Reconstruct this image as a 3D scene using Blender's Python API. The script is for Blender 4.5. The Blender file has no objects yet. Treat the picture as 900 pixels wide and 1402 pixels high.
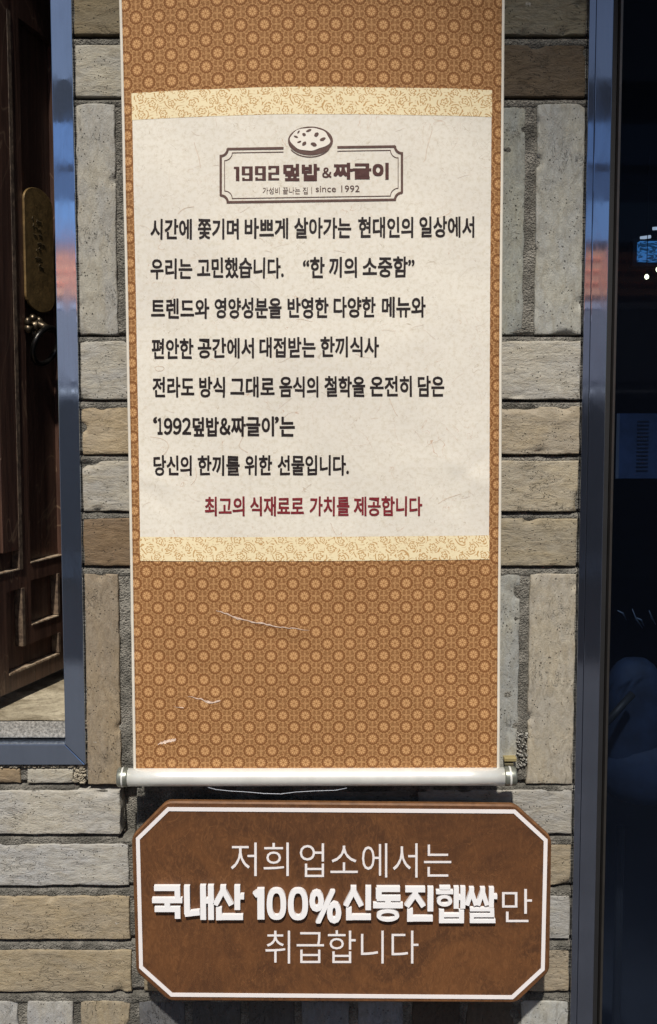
import bpy, bmesh, math, random
from mathutils import Vector, Matrix, noise
random.seed(7)
SC = bpy.context.scene
COL = SC.collection
R = math.radians

# ---------------------------------------------------------------- camera, world, sun
F = 1400.0                      # focal length in photograph pixels (photograph 900 x 1402)
PITCH = math.atan(0.077)
CAM = Vector((0, -1.4, 1.55))
cam = bpy.data.cameras.new('camera'); camo = bpy.data.objects.new('camera', cam); COL.objects.link(camo)
cam.sensor_fit = 'VERTICAL'; cam.sensor_height = 36; cam.sensor_width = 24; cam.lens = 36 * F / 1402
cam.clip_start = 0.05; cam.clip_end = 2000
camo.location = CAM; camo.rotation_euler = (math.pi/2 - PITCH, 0, 0)
SC.camera = camo
SUN = Vector((6, 55, -70)).normalized()
w = bpy.data.worlds.new('World'); SC.world = w; w.use_nodes = True
wn = w.node_tree; bg = wn.nodes['Background']
sky = wn.nodes.new('ShaderNodeTexSky'); sky.sky_type = 'NISHITA'; sky.sun_disc = False
sky.sun_elevation = math.asin(-SUN.z); sky.sun_rotation = math.atan2(-SUN.x, -SUN.y)
wn.links.new(sky.outputs[0], bg.inputs[0]); bg.inputs[1].default_value = 0.05
sl = bpy.data.lights.new('sun', 'SUN'); sl.energy = 4.6; sl.angle = R(1.9); sl.color = (1.0, 0.955, 0.885)
so = bpy.data.objects.new('sun', sl); COL.objects.link(so); so.rotation_euler = SUN.to_track_quat('-Z', 'Y').to_euler()
so.location = (-1, -8, 10)
vs = SC.view_settings; vs.view_transform = 'Standard'; vs.look = 'None'; vs.exposure = -0.06; vs.gamma = 1

# ---------------------------------------------------------------- helpers
FW = Vector((0, math.cos(PITCH), -math.sin(PITCH))); UP = Vector((0, math.sin(PITCH), math.cos(PITCH)))
def ray(px, py): return FW + Vector((1, 0, 0))*((px-450)/F) + UP*((701-py)/F)
def at(px, py, y=0.0):
    d = ray(px, py); return CAM + d*((y-CAM.y)/d.y)
def atz(px, py, z):
    d = ray(px, py); return CAM + d*((z-CAM.z)/d.z)
def lin(c): return tuple(((v/255)/12.92 if v/255 <= .04045 else ((v/255+.055)/1.055)**2.4) for v in c[:3])
def rgba(c): return (*c, 1.0)
def link(o, parent=None):
    COL.objects.link(o)
    if parent: o.parent = parent
    return o
def tag(o, label=None, cat=None, group=None, kind=None):
    if label: o['label'] = label
    if cat: o['category'] = cat
    if group: o['group'] = group
    if kind: o['kind'] = kind
    return o
def empty(name, loc=(0, 0, 0)):
    o = bpy.data.objects.new(name, None); o.empty_display_size = .05; o.location = loc
    return link(o)
def obj(name, verts, faces, mat, parent=None, smooth=False, loc=None):
    me = bpy.data.meshes.new(name); me.from_pydata([tuple(v) for v in verts], [], faces); me.materials.append(mat); me.update()
    if smooth: me.polygons.foreach_set('use_smooth', [True]*len(me.polygons))
    o = bpy.data.objects.new(name, me)
    if loc: o.location = loc
    link(o)
    if parent:
        o.parent = parent
        if not loc: o.matrix_parent_inverse = Matrix.Translation(-Vector(parent.location))
        else: o.location = Vector(loc) - Vector(parent.location)
    return o
class MB:
    def __init__(s): s.v = []; s.f = []
    def add(s, v, f):
        b = len(s.v); s.v += [tuple(p) for p in v]; s.f += [tuple(i+b for i in q) for q in f]; return s
    def box(s, x0, x1, y0, y1, z0, z1, M=None):
        v = [Vector(p) for p in ((x0,y0,z0),(x1,y0,z0),(x1,y1,z0),(x0,y1,z0),(x0,y0,z1),(x1,y0,z1),(x1,y1,z1),(x0,y1,z1))]
        if M: v = [M @ p for p in v]
        return s.add(v, [(0,3,2,1),(4,5,6,7),(0,1,5,4),(1,2,6,5),(2,3,7,6),(3,0,4,7)])
    def tube(s, pts, r, n=10, cap=True):
        pts = [Vector(p) for p in pts]; rr = r if hasattr(r, '__len__') else [r]*len(pts)
        t0 = (pts[1]-pts[0]).normalized(); ref = Vector((0,0,1)) if abs(t0.z) < .9 else Vector((0,1,0))
        V = []
        for i, p in enumerate(pts):
            t = (pts[min(i+1, len(pts)-1)] - pts[max(i-1, 0)]).normalized()
            a = t.cross(ref).normalized(); b = a.cross(t).normalized()
            V += [p + (a*math.cos(2*math.pi*k/n) + b*math.sin(2*math.pi*k/n))*rr[i] for k in range(n)]
        Fc = [(i*n+k, i*n+(k+1) % n, (i+1)*n+(k+1) % n, (i+1)*n+k) for i in range(len(pts)-1) for k in range(n)]
        if cap: Fc += [tuple(range(n))[::-1], tuple((len(pts)-1)*n+k for k in range(n))]
        return s.add(V, Fc)
    def build(s, name, mat, parent=None, smooth=False, bevel=0):
        o = obj(name, s.v, s.f, mat, parent, smooth)
        bm = bmesh.new(); bm.from_mesh(o.data); bmesh.ops.recalc_face_normals(bm, faces=bm.faces)
        if bevel: bmesh.ops.bevel(bm, geom=bm.edges[:], offset=bevel, segments=2, affect='EDGES', profile=.5, clamp_overlap=True)
        bm.to_mesh(o.data); bm.free(); return o

class NT:
    """tiny node-expression helper"""
    def __init__(s, name):
        s.mat = bpy.data.materials.new(name); s.mat.use_nodes = True; s.t = s.mat.node_tree
        s.b = s.t.nodes['Principled BSDF']; s.out = s.t.nodes['Material Output']
    def put(s, sock, v):
        if isinstance(v, bpy.types.NodeSocket): s.t.links.new(v, sock)
        elif v is not None:
            if hasattr(v, '__len__') and sock.type == 'RGBA' and len(v) == 3: v = (*v, 1)
            sock.default_value = v
    def n(s, typ): return s.t.nodes.new('ShaderNode'+typ)
    def m(self, op, a, b=None, c=None, clamp=False):
        x = self.n('Math'); x.operation = op; x.use_clamp = clamp
        for i, v in enumerate((a, b, c)): self.put(x.inputs[i], v)
        return x.outputs[0]
    def pos(s): return s.n('NewGeometry').outputs['Position']
    def uv(s): return s.n('UVMap').outputs[0]
    def scale(s, v, sc, loc=(0, 0, 0)):
        x = s.n('Mapping'); s.put(x.inputs[0], v); x.inputs['Scale'].default_value = sc; x.inputs['Location'].default_value = loc; return x.outputs[0]
    def noise(s, v, sc, det=3, rough=.55, dist=0, col=False):
        x = s.n('TexNoise'); s.put(x.inputs['Vector'], v); x.inputs['Scale'].default_value = sc
        x.inputs['Detail'].default_value = det; x.inputs['Roughness'].default_value = rough; x.inputs['Distortion'].default_value = dist
        return x.outputs['Color' if col else 'Fac']
    def vor(s, v, sc, feature='F1', rnd=1):
        x = s.n('TexVoronoi'); x.feature = feature; s.put(x.inputs['Vector'], v); x.inputs['Scale'].default_value = sc
        x.inputs['Randomness'].default_value = rnd; return x.outputs['Distance']
    def rng(s, v, a, b, c=0., d=1., smooth=True):
        x = s.n('MapRange'); x.interpolation_type = 'SMOOTHSTEP' if smooth else 'LINEAR'
        s.put(x.inputs[0], v)
        for i, q in enumerate((a, b, c, d)): x.inputs[i+1].default_value = q
        return x.outputs[0]
    def mix(s, f, a, b, mode='MIX'):
        x = s.n('Mix'); x.data_type = 'RGBA'; x.blend_type = mode
        s.put(x.inputs[0], f); s.put(x.inputs[6], a); s.put(x.inputs[7], b); return x.outputs[2]
    def xyz(s, v):
        x = s.n('SeparateXYZ'); s.put(x.inputs[0], v); return x.outputs
    def comb(s, a, b, c):
        x = s.n('CombineXYZ')
        for i, q in enumerate((a, b, c)): s.put(x.inputs[i], q)
        return x.outputs[0]
    def bump(s, h, dist, strength=1):
        x = s.n('Bump'); s.put(x.inputs['Height'], h); x.inputs['Distance'].default_value = dist; x.inputs['Strength'].default_value = strength
        s.t.links.new(x.outputs[0], s.b.inputs['Normal'])
    def fin(s, color=None, rough=None, metal=None, spec=None, **k):
        if color is not None: s.put(s.b.inputs['Base Color'], color)
        if rough is not None: s.put(s.b.inputs['Roughness'], rough)
        if metal is not None: s.put(s.b.inputs['Metallic'], metal)
        if spec is not None: s.put(s.b.inputs['Specular IOR Level'], spec)
        for a, b in k.items(): s.put(s.b.inputs[a.replace('_', ' ')], b)
        return s.mat

# ---------------------------------------------------------------- materials
def mat_brick(vert):
    t = NT('fired_brick_upright' if vert else 'fired_brick_flat')
    p = t.pos(); oi = t.n('ObjectInfo')
    q = t.n('VectorMath'); q.operation = 'ADD'; t.put(q.inputs[0], p)
    t.put(q.inputs[1], t.comb(t.m('MULTIPLY', oi.outputs['Random'], 7.), 0., t.m('MULTIPLY', oi.outputs['Random'], 3.)))
    p = q.outputs[0]
    a = t.scale(p, (2.3, 1, 1) if vert else (1, 1, 2.6))
    big = t.noise(a, 12, 5, .6, .6); mid = t.noise(a, 55, 5, .65, .8); fine = t.noise(p, 420, 3, .6)
    rift = t.noise(a, 22, 6, .62, 1.6)
    crack = t.rng(t.m('ABSOLUTE', t.m('SUBTRACT', rift, .5)), .0, .012, 1, 0)
    crack = t.m('MULTIPLY', crack, t.rng(t.noise(p, 14, 2), .54, .68))
    pv = t.vor(t.scale(p, (1.3, 1, 1)), 210)
    pits = t.m('MULTIPLY', t.rng(pv, .14, .26, 1, 0), t.rng(t.noise(p, 60, 2), .52, .60))
    pv2 = t.vor(t.scale(a, (1.0, 1, 1.4)), 75)
    pits2 = t.m('MULTIPLY', t.rng(pv2, .10, .22, 1, 0), t.rng(t.noise(p, 31, 2), .54, .62))
    c = oi.outputs['Color']
    c = t.mix(t.rng(big, .35, .68), c, t.mix(1., c, (1.14, 1.10, 1.0, 1), 'MULTIPLY'))
    c = t.mix(t.rng(mid, .3, .72, 0, .72), c, t.mix(1., c, (.66, .62, .56, 1), 'MULTIPLY'))
    c = t.mix(t.rng(fine, .3, .75, 0, .4), c, t.mix(1., c, (1.35, 1.32, 1.25, 1), 'MULTIPLY'))
    white = t.m('MULTIPLY', t.rng(t.noise(p, 34, 4, .6), .68, .74), .5)
    c = t.mix(white, c, (.62, .60, .55, 1))
    dk = t.m('MAXIMUM', t.m('MULTIPLY', crack, .38), t.m('MAXIMUM', t.m('MULTIPLY', pits, .7), t.m('MULTIPLY', pits2, .6)))
    c = t.mix(dk, c, (.035, .03, .025, 1))
    h = t.m('ADD', t.m('MULTIPLY', mid, .6), t.m('MULTIPLY', fine, .22))
    h = t.m('ADD', h, t.m('MULTIPLY', rift, .9)); h = t.m('ADD', h, t.m('MULTIPLY', t.noise(a, 170, 4, .7, .6), .3))
    h = t.m('SUBTRACT', h, t.m('MULTIPLY', crack, .5)); h = t.m('SUBTRACT', h, t.m('MULTIPLY', t.m('MAXIMUM', pits, pits2), .5))
    t.bump(h, .0027, .9)
    return t.fin(c, .88, spec=.3)
M_BH, M_BV = mat_brick(False), mat_brick(True)

def mat_mortar():
    t = NT('cement_mortar'); p = t.pos()
    a = t.noise(p, 30, 5, .6); b = t.noise(p, 330, 4, .7); g = t.vor(p, 420)
    c = t.mix(t.rng(a, .35, .7), lin((104, 101, 93)), lin((158, 153, 142)))
    c = t.mix(t.rng(b, .45, .7, 0, .7), c, lin((52, 50, 47)))
    t.bump(t.m('ADD', b, t.m('MULTIPLY', g, .6)), .004, 1)
    return t.fin(c, .95, spec=.2)
M_MORTAR = mat_mortar()

def simple(name, c, rough=.5, metal=0., spec=.5, var=.12, sc=20, bump=0., bsc=200, **k):
    t = NT(name); p = t.pos()
    cc = t.mix(t.rng(t.noise(p, sc, 4, .6), .3, .7), tuple(v*(1-var) for v in c), tuple(min(1, v*(1+var)) for v in c))
    if bump: t.bump(t.noise(p, bsc, 4, .6), bump)
    return t.fin(cc, rough, metal, spec, **k)

def mat_steel(name, c, rough, metal=.95):
    t = NT(name); p = t.pos()
    st = t.noise(t.scale(p, (1, 1, .02)), 900, 3, .6)
    sm = t.noise(t.scale(p, (1, 1, .35)), 28, 5, .65, .5)
    spots = t.rng(t.vor(p, 60), .05, .09, 1, 0); spots = t.m('MULTIPLY', spots, t.rng(t.noise(p, 17, 1), .6, .7))
    r = t.m('ADD', t.rng(sm, .3, .7, rough-.03, rough+.06), t.m('MULTIPLY', spots, .3))
    cc = t.mix(t.rng(sm, .35, .75, 0, .35), c, tuple(v*.72 for v in c))
    cc = t.mix(t.rng(st, .4, .7, 0, .2), cc, tuple(v*1.2 for v in c))
    t.bump(t.m('ADD', t.m('MULTIPLY', st, .2), t.m('MULTIPLY', sm, .8)), .00012, .15)
    return t.fin(cc, r, metal)
M_STEEL = mat_steel('blued_steel', (.49, .57, .72), .035)
M_STEEL_D = mat_steel('dark_blued_steel', (.28, .31, .39), .04)
M_ALU = simple('satin_aluminium', (.90, .89, .82), .30, .35, .6, .06, 40)
M_CAP = simple('cap_metal', lin((150, 152, 140)), .35, .7, .5, .2, 90)
M_GASK = simple('black_gasket', (.012, .012, .013), .6)
M_TRIMR = simple('bronze_trim', (.10, .09, .08), .35, .8)
M_BRASS = simple('brass_plate', lin((118, 95, 58)), .5, .35, .5, .3, 60, .0004)
M_IRON = simple('black_iron', (.035, .033, .03), .3, .9, .5, .4, 120, .0006)
M_BRONZE = simple('old_bronze', lin((84, 74, 60)), .35, .85, .5, .4, 120, .0006)
M_ENGR = simple('engraving_ink', (.07, .05, .025), .7)

def mat_wood_dark():
    t = NT('dark_stained_wood'); p = t.pos()
    g = t.noise(t.scale(p, (1, 1, .05)), 120, 5, .65, .8); b = t.noise(t.scale(p, (1, 1, .4)), 14, 4)
    scr = t.m('MULTIPLY', t.rng(t.m('ABSOLUTE', t.m('SUBTRACT', t.noise(t.scale(p, (1, 1, .3)), 11, 3, .5, 1.), .5)), 0, .006, 1, 0), .35)
    c = t.mix(t.rng(g, .3, .72), lin((60, 40, 32)), lin((98, 70, 56)))
    c = t.mix(t.rng(b, .3, .75, 0, .55), c, lin((46, 32, 27)))
    c = t.mix(scr, c, lin((150, 125, 100)))
    t.bump(g, .0012, .7)
    return t.fin(c, .42, spec=.5)
M_WOOD = mat_wood_dark()
def mat_worn_lit(nm='worn_lit_wood_edge', a=(112, 90, 70), b=(176, 158, 134)):
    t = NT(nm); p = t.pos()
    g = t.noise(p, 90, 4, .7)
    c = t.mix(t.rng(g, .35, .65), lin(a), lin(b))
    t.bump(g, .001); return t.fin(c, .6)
M_WORN_LIT = mat_worn_lit(); M_WORND_LIT = mat_worn_lit('rubbed_lit_wood_edge', (66, 52, 42), (112, 94, 76))  # wear plus sun highlights put into the edge colours

def mat_stone():
    t = NT('weathered_step_stone'); p = t.pos()
    a = t.noise(t.scale(p, (1, .8, 2)), 11, 6, .68, 1.2); b = t.noise(p, 160, 4, .7)
    c = t.mix(t.rng(a, .32, .7), lin((126, 114, 92)), lin((196, 184, 158)))
    c = t.mix(t.rng(b, .45, .7, 0, .5), c, lin((92, 84, 72)))
    t.bump(t.m('ADD', a, b), .003); return t.fin(c, .9, spec=.2)
M_STONE = mat_stone()
M_GRAN = simple('speckled_granite', lin((150, 146, 138)), .85, 0, .3, .45, 260, .002, 300)

def mat_brocade():
    t = NT('brown_medallion_brocade'); uv = t.uv(); s = t.xyz(uv)   # UV unit = 1 metre
    U0, V0 = BRO0
    DX, DY = .0302, .0326
    a = t.m('DIVIDE', t.m('SUBTRACT', s[0], U0), DX); b = t.m('DIVIDE', t.m('SUBTRACT', s[1], V0), DY)
    def cell(off):
        d = []
        for v, D in ((a, DX), (b, DY)):
            f = t.m('SUBTRACT', t.m('FRACT', t.m('ADD', v, off+50)), .5)
            d.append(t.m('MULTIPLY', f, D*1000))      # millimetres
        r = t.m('SQRT', t.m('ADD', t.m('MULTIPLY', d[0], d[0]), t.m('MULTIPLY', d[1], d[1])))
        return d[0], d[1], r
    x1, z1, r1 = cell(.5); x2, z2, r2 = cell(0.)
    sel = t.m('LESS_THAN', r2, r1)
    def pick(u, v): return t.m('ADD', t.m('MULTIPLY', u, t.m('SUBTRACT', 1., sel)), t.m('MULTIPLY', v, sel))
    x, z, r = pick(x1, x2), pick(z1, z2), t.m('MINIMUM', r1, r2)
    th = t.m('ARCTAN2', z, x)
    wob = t.m('MULTIPLY', t.m('SUBTRACT', t.noise(uv, 380, 2), .5), .9)
    r = t.m('ADD', r, wob)
    lobe = t.m('ABSOLUTE', t.m('COSINE', t.m('MULTIPLY', th, 7.)))
    ring = t.rng(t.m('ABSOLUTE', t.m('SUBTRACT', r, t.m('ADD', 6.7, t.m('MULTIPLY', lobe, 1.5)))), .7, 1.8, 1, 0)
    outer = t.rng(t.m('ABSOLUTE', t.m('SUBTRACT', r, 9.4)), .2, .8, .55, 0)
    pc = t.m('ABSOLUTE', t.m('COSINE', t.m('MULTIPLY', th, 4.)))
    pet = t.m('MULTIPLY', t.rng(pc, .30, .62), t.rng(r, 4.6, 5.6, 1, 0))
    pet = t.m('MULTIPLY', pet, t.rng(r, .9, 1.7))
    inner = t.rng(r, 5.2, 6.0, 1, 0)
    k1 = t.m('SINE', t.m('MULTIPLY', t.m('SUBTRACT', r1, r2), 1.5))
    k2 = t.m('SINE', t.m('MULTIPLY', t.m('ADD', r1, r2), 1.35))
    v = t.vor(uv, 300, 'DISTANCE_TO_EDGE'); curl = t.rng(v, .06, .2, 1, 0)
    out_ = t.rng(r, 8.0, 9.0)
    base = t.mix(t.rng(t.m('MULTIPLY', k1, k2), -.35, .35, 0, .7), lin((178, 131, 87)), lin((140, 95, 56)))
    base = t.mix(t.m('MULTIPLY', t.m('MULTIPLY', curl, out_), .55), base, lin((206, 160, 108)))
    base = t.mix(outer, base, lin((198, 150, 100)))
    cross = t.m('MULTIPLY', t.rng(r, 9.6, 10.4), t.rng(t.m('ABSOLUTE', t.m('SINE', t.m('MULTIPLY', th, 6.))), .35, .75))
    base = t.mix(t.m('MULTIPLY', cross, .6), base, lin((122, 78, 40)))
    c = t.mix(t.m('MULTIPLY', inner, .35), base, lin((150, 98, 52)))
    c = t.mix(t.m('MULTIPLY', ring, .75), c, lin((116, 70, 32)))
    c = t.mix(t.m('MULTIPLY', pet, .85), c, lin((220, 172, 118)))
    wv = t.rng(t.noise(uv, 800, 3, .7), .35, .65, 0, .4)
    c = t.mix(wv, c, t.mix(1., c, (.76, .75, .74, 1), 'MULTIPLY'))
    c = t.mix(t.rng(t.noise(uv, 6, 3), .4, .7, 0, .25), c, t.mix(1., c, (.86, .84, .82, 1), 'MULTIPLY'))
    t.bump(t.m('ADD', t.noise(uv, 1100, 2), t.m('MULTIPLY', t.noise(uv, 9, 3), 6.)), .0004, .5)
    return t.fin(c, .8, spec=.2)

def mat_band():
    t = NT('cream_floral_brocade'); uv = t.uv()
    def warp(k, amp):
        w_ = t.n('VectorMath'); w_.operation = 'ADD'; t.put(w_.inputs[0], uv)
        sc = t.n('VectorMath'); sc.operation = 'SCALE'; t.put(sc.inputs[0], t.noise(uv, k, 1, .5, 0, True)); sc.inputs['Scale'].default_value = amp
        t.put(w_.inputs[1], sc.outputs[0]); return w_.outputs[0]
    q = warp(45, .012); s_ = t.xyz(q)
    def cell(o, DX, DY):
        d = []
        for v, D in ((s_[0], DX), (s_[1], DY)):
            d.append(t.m('MULTIPLY', t.m('SUBTRACT', t.m('FRACT', t.m('ADD', t.m('DIVIDE', v, D), o+50)), .5), D*1000))
        rr = t.m('SQRT', t.m('ADD', t.m('MULTIPLY', d[0], d[0]), t.m('MULTIPLY', d[1], d[1])))
        return rr, t.m('ARCTAN2', d[1], d[0])
    f = None
    for o, k in ((0., 5.), (.5, 6.)):
        rr, th = cell(o, .027, .0235)
        pr = t.m('ADD', 2.6, t.m('MULTIPLY', t.m('ABSOLUTE', t.m('COSINE', t.m('MULTIPLY', th, k/2))), 2.0))
        ln = t.rng(t.m('ABSOLUTE', t.m('SUBTRACT', rr, pr)),   .45, 1.05, 1, 0)
        ln = t.m('MAXIMUM', ln, t.rng(rr, .6, 1.2, 1, 0))
        vine = t.m('MULTIPLY', t.rng(t.m('ABSOLUTE', t.m('SUBTRACT', t.m('FRACT', t.m('ADD', t.m('DIVIDE', rr, 3.4), t.m('MULTIPLY', th, .159155*2))), .5)),   .14, .26, 1, 0), t.rng(rr, 5.4, 6.2))
        vine = t.m('MULTIPLY', vine, t.rng(t.noise(uv, 170, 1, .5, 0), .47, .53)) 
        g = t.m('MAXIMUM', ln, t.m('MULTIPLY', vine, t.rng(rr, 9.5, 10.5, 1, 0)))
        f = g if f is None else t.m('MAXIMUM', f, g)
    leaf = t.m('MULTIPLY', t.rng(t.vor(t.scale(q, (1, 1.6, 1)), 190, 'F1', 1), .2, .34, 1, 0), t.rng(t.noise(uv, 90, 1), .5, .56))
    f = t.m('MAXIMUM', f, t.m('MULTIPLY', leaf, .9))
    c = t.mix(t.m('MULTIPLY', f, .9), lin((240, 224, 184)), lin((192, 148, 90)))
    t.bump(t.noise(uv, 1000, 2), .0003, .4)
    return t.fin(c, .75, spec=.2)

def mat_paper():
    t = NT('mulberry_paper'); uv = t.uv()
    a = t.noise(uv, 5, 4); b = t.noise(uv, 160, 5, .7)
    c = t.mix(t.rng(a, .35, .7), lin((235, 228, 213)), lin((227, 220, 207)))
    c = t.mix(t.rng(b, .42, .70, 0, .5), c, lin((206, 194, 170)))
    for sc, ds, w_, k, col in ((22, 2.5,   .006, .6, (180, 162, 136)), (48, 2.2, .010, .5, (172, 156, 134)), (13, 3.0, .0035, .65, (190, 146, 112))):
        n_ = t.noise(t.scale(uv, (1, 1, 1), (sc, sc*.7, 0)), sc, 2, .5, ds)
        f = t.rng(t.m('ABSOLUTE', t.m('SUBTRACT', n_, .5)), 0, w_, k, 0)
        f = t.m('MULTIPLY', f, t.rng(t.noise(t.scale(uv, (1, 1, 1), (0, sc, 0)), sc*1.6, 1), .52, .62))
        c = t.mix(f, c, lin(col))
    t.bump(t.m('ADD', t.m('MULTIPLY', b, .6), t.m('MULTIPLY', t.noise(uv, 7, 3), 9.)), .00045, .6)
    return t.fin(c, .78, spec=.25)

def mat_signwood():
    t = NT('brown_burl_veneer'); p = t.pos()
    q = t.scale(p, (1, 1, .8))
    sw = t.noise(q, 9, 7, .66, 2.2); hair = t.noise(t.scale(p, (1.3, 1, .6)), 120, 6, .75, 1.5); blot = t.noise(p, 5.5, 3)
    c = t.mix(t.rng(sw, .34, .68), lin((80, 52, 32)), lin((108, 70, 40)))
    c = t.mix(t.rng(hair, .42, .72, 0, .6), c, lin((134, 90, 54)))
    c = t.mix(t.rng(blot, .4, .7, 0, .45), c, lin((78, 49, 30)))
    ln = t.rng(t.m('ABSOLUTE', t.m('SUBTRACT', t.noise(q, 9, 2, .5, 2.5), .5)), 0, .003, .22, 0)
    c = t.mix(ln, c, lin((165, 115, 70)))
    t.bump(hair, .0003, .5)
    return t.fin(c, .5, spec=.4)
M_SIGN = mat_signwood()
M_SIGNEDGE = simple('sign_edge_wood', lin((112, 76, 46)), .55, 0, .4, .25, 80)
M_SWHITE = simple('sign_white', lin((236, 230, 228)), .45, 0, .5, .02)
M_BOLD = simple('raised_white_acrylic', lin((243, 241, 240)), .3, 0, .5, .01)
M_INK = simple('black_ink', lin((40, 32, 31)), .55, 0, .3, .3, 300)
M_RED = simple('red_ink', lin((128, 42, 48)), .55, 0, .3, .25, 200)
M_LOGO = simple('logo_brown_ink', lin((98, 74, 66)), .6, 0, .3, .15, 200)
M_LOGOT = simple('logo_title_ink', lin((84, 54, 50)), .6, 0, .3, .15, 200)
M_TRIM = simple('scroll_edge_tape', lin((226, 218, 202)), .6, 0, .3, .05)
M_PALE = simple('bowl_white', lin((238, 230, 216)), .6, 0, .3, .02)
M_SCUFF = simple('scuffed_white', lin((232, 205, 185)), .7, 0, .3, .25, 300)
M_FIBRE = simple('paper_fibre_tint', lin((212, 194, 174)), .8, 0, .2, .15, 200)

# ---------------------------------------------------------------- scroll surface
SROT = R(0.30)
S0 = at(430, 450, -.05)          # anchor of the scroll's own axes
ZB = at(430, 1052, -.045).z      # where cloth meets the rod
ZT = at(430, -330, -.05).z
HALF = .262
def _c(x0, y0, x1, y1, am, wd):
    a, b = at(x0, y0, -.05), at(x1, y1, -.05); return (a.x-S0.x, a.z, b.x-S0.x, b.z, am, wd)
CREASE = [_c(188, 652, 240, 668, .0010, .009), (_c(190, 668, 232, 700, -.0008, .008)), _c(600, 622, 672, 668, .0011, .010), _c(615, 665, 668, 622, -.0009, .009),
          _c(296, 836, 430, 866, .0011, .009), _c(310, 850, 450, 905, -.0009, .013), _c(250, 950, 310, 962, .0009, .008), _c(560, 640, 640, 700, -.0007, .014), _c(560, 30, 690, 110, .0012, .016), _c(170, 880, 290, 930, -.0010, .014), _c(520, 930, 688, 1000, .0010, .018)]
def surfY(u, z):
    tt = max(0, min(1, (z-ZB)/(ZT-ZB)))
    k = min(1., tt*2.3)
    arc = .024*k*(1 - (u-.01)**2/(HALF*HALF))
    wav = .0045*noise.noise(Vector((u*5.5, z*3.6, 3.1)))*min(1, tt*5) + .0012*noise.noise(Vector((u*15+z*6, z*12, 7.7)))*min(1, tt*5)
    cr = 0.
    for (ax, az, bx, bz, am, wd) in CREASE:
        dx, dz = bx-ax, bz-az; t_ = max(0, min(1, ((u-ax)*dx+(z-az)*dz)/(dx*dx+dz*dz)))
        d = math.hypot(u-ax-dx*t_, z-az-dz*t_)
        if d < wd*3: cr += am*math.exp(-(d/wd)**2)*(1-(2*t_-1)**4*.8)
    return -.046 - arc + .010*k + wav - cr
def s2w(u, v, off=0.):
    """scroll coordinates (metres, v up from S0) to the world"""
    x = S0.x + u*math.cos(SROT) - v*math.sin(SROT); z = S0.z + u*math.sin(SROT) + v*math.cos(SROT)
    return Vector((x, surfY(u, z) - off, z))
def suv(px, py):
    y = -.055
    for _ in range(6):
        p = at(px, py, y); dx, dz = p.x-S0.x, p.z-S0.z
        u = dx*math.cos(SROT) + dz*math.sin(SROT); v = -dx*math.sin(SROT) + dz*math.cos(SROT)
        y = surfY(u, p.z)
    return u, v
BRO0 = suv(180.5, 497)
BRO0 = (BRO0[0], BRO0[1])
M_BRO = mat_brocade(); M_BAND = mat_band(); M_PAPER = mat_paper()

def sheet(name, u0, u1, v0, v1, off, mat, parent, th=.0, step=.006):
    nu = max(1, round((u1-u0)/step)); nv = max(1, round((v1-v0)/step))
    V, UVs, Fc = [], [], []
    for j in range(nv+1):
        for i in range(nu+1):
            u = u0+(u1-u0)*i/nu; v = v0+(v1-v0)*j/nv
            V.append(s2w(u, v, off)); UVs.append((u, v))
    for j in range(nv):
        for i in range(nu):
            a = j*(nu+1)+i; Fc.append((a, a+1, a+nu+2, a+nu+1))
    if th:
        b = len(V)
        V += [v + Vector((0, th, 0)) for v in V]; UVs += UVs
        Fc += [tuple(reversed([k+b for k in f])) for f in Fc]
        per = [i for i in range(nu+1)] + [j*(nu+1)+nu for j in range(1, nv+1)] + [nv*(nu+1)+i for i in range(nu-1, -1, -1)] + [j*(nu+1) for j in range(nv-1, 0, -1)]
        for k in range(len(per)):
            a, c = per[k], per[(k+1) % len(per)]; Fc.append((c, a, a+b, c+b))
    o = obj(name, V, Fc, mat, parent, True)
    uvl = o.data.uv_layers.new(name='UVMap')
    for l in o.data.loops: uvl.data[l.index].uv = UVs[l.vertex_index]
    return o

# ---------------------------------------------------------------- lettering
def glyphs(text, offset=0., extrude=0., res=3, space=1.):
    c = bpy.data.curves.new('txt', 'FONT'); c.body = text; c.offset = offset; c.extrude = extrude; c.resolution_u = res; c.space_character = space
    o = bpy.data.objects.new('txt', c); COL.objects.link(o)
    bpy.context.view_layer.update()
    me = bpy.data.meshes.new_from_object(o.evaluated_get(bpy.context.evaluated_depsgraph_get()))
    V = [v.co.copy() for v in me.vertices]; Fc = [tuple(p.vertices) for p in me.polygons]
    bpy.data.objects.remove(o); bpy.data.curves.remove(c); bpy.data.meshes.remove(me)
    x0 = min(v.x for v in V); x1 = max(v.x for v in V); y0 = min(v.y for v in V); y1 = max(v.y for v in V)
    z1 = max(max(v.z for v in V), 1e-9)
    V = [((v.x-x0)/(x1-x0), (v.y-y0)/(y1-y0), v.z/z1) for v in V]
    return V, Fc
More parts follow.
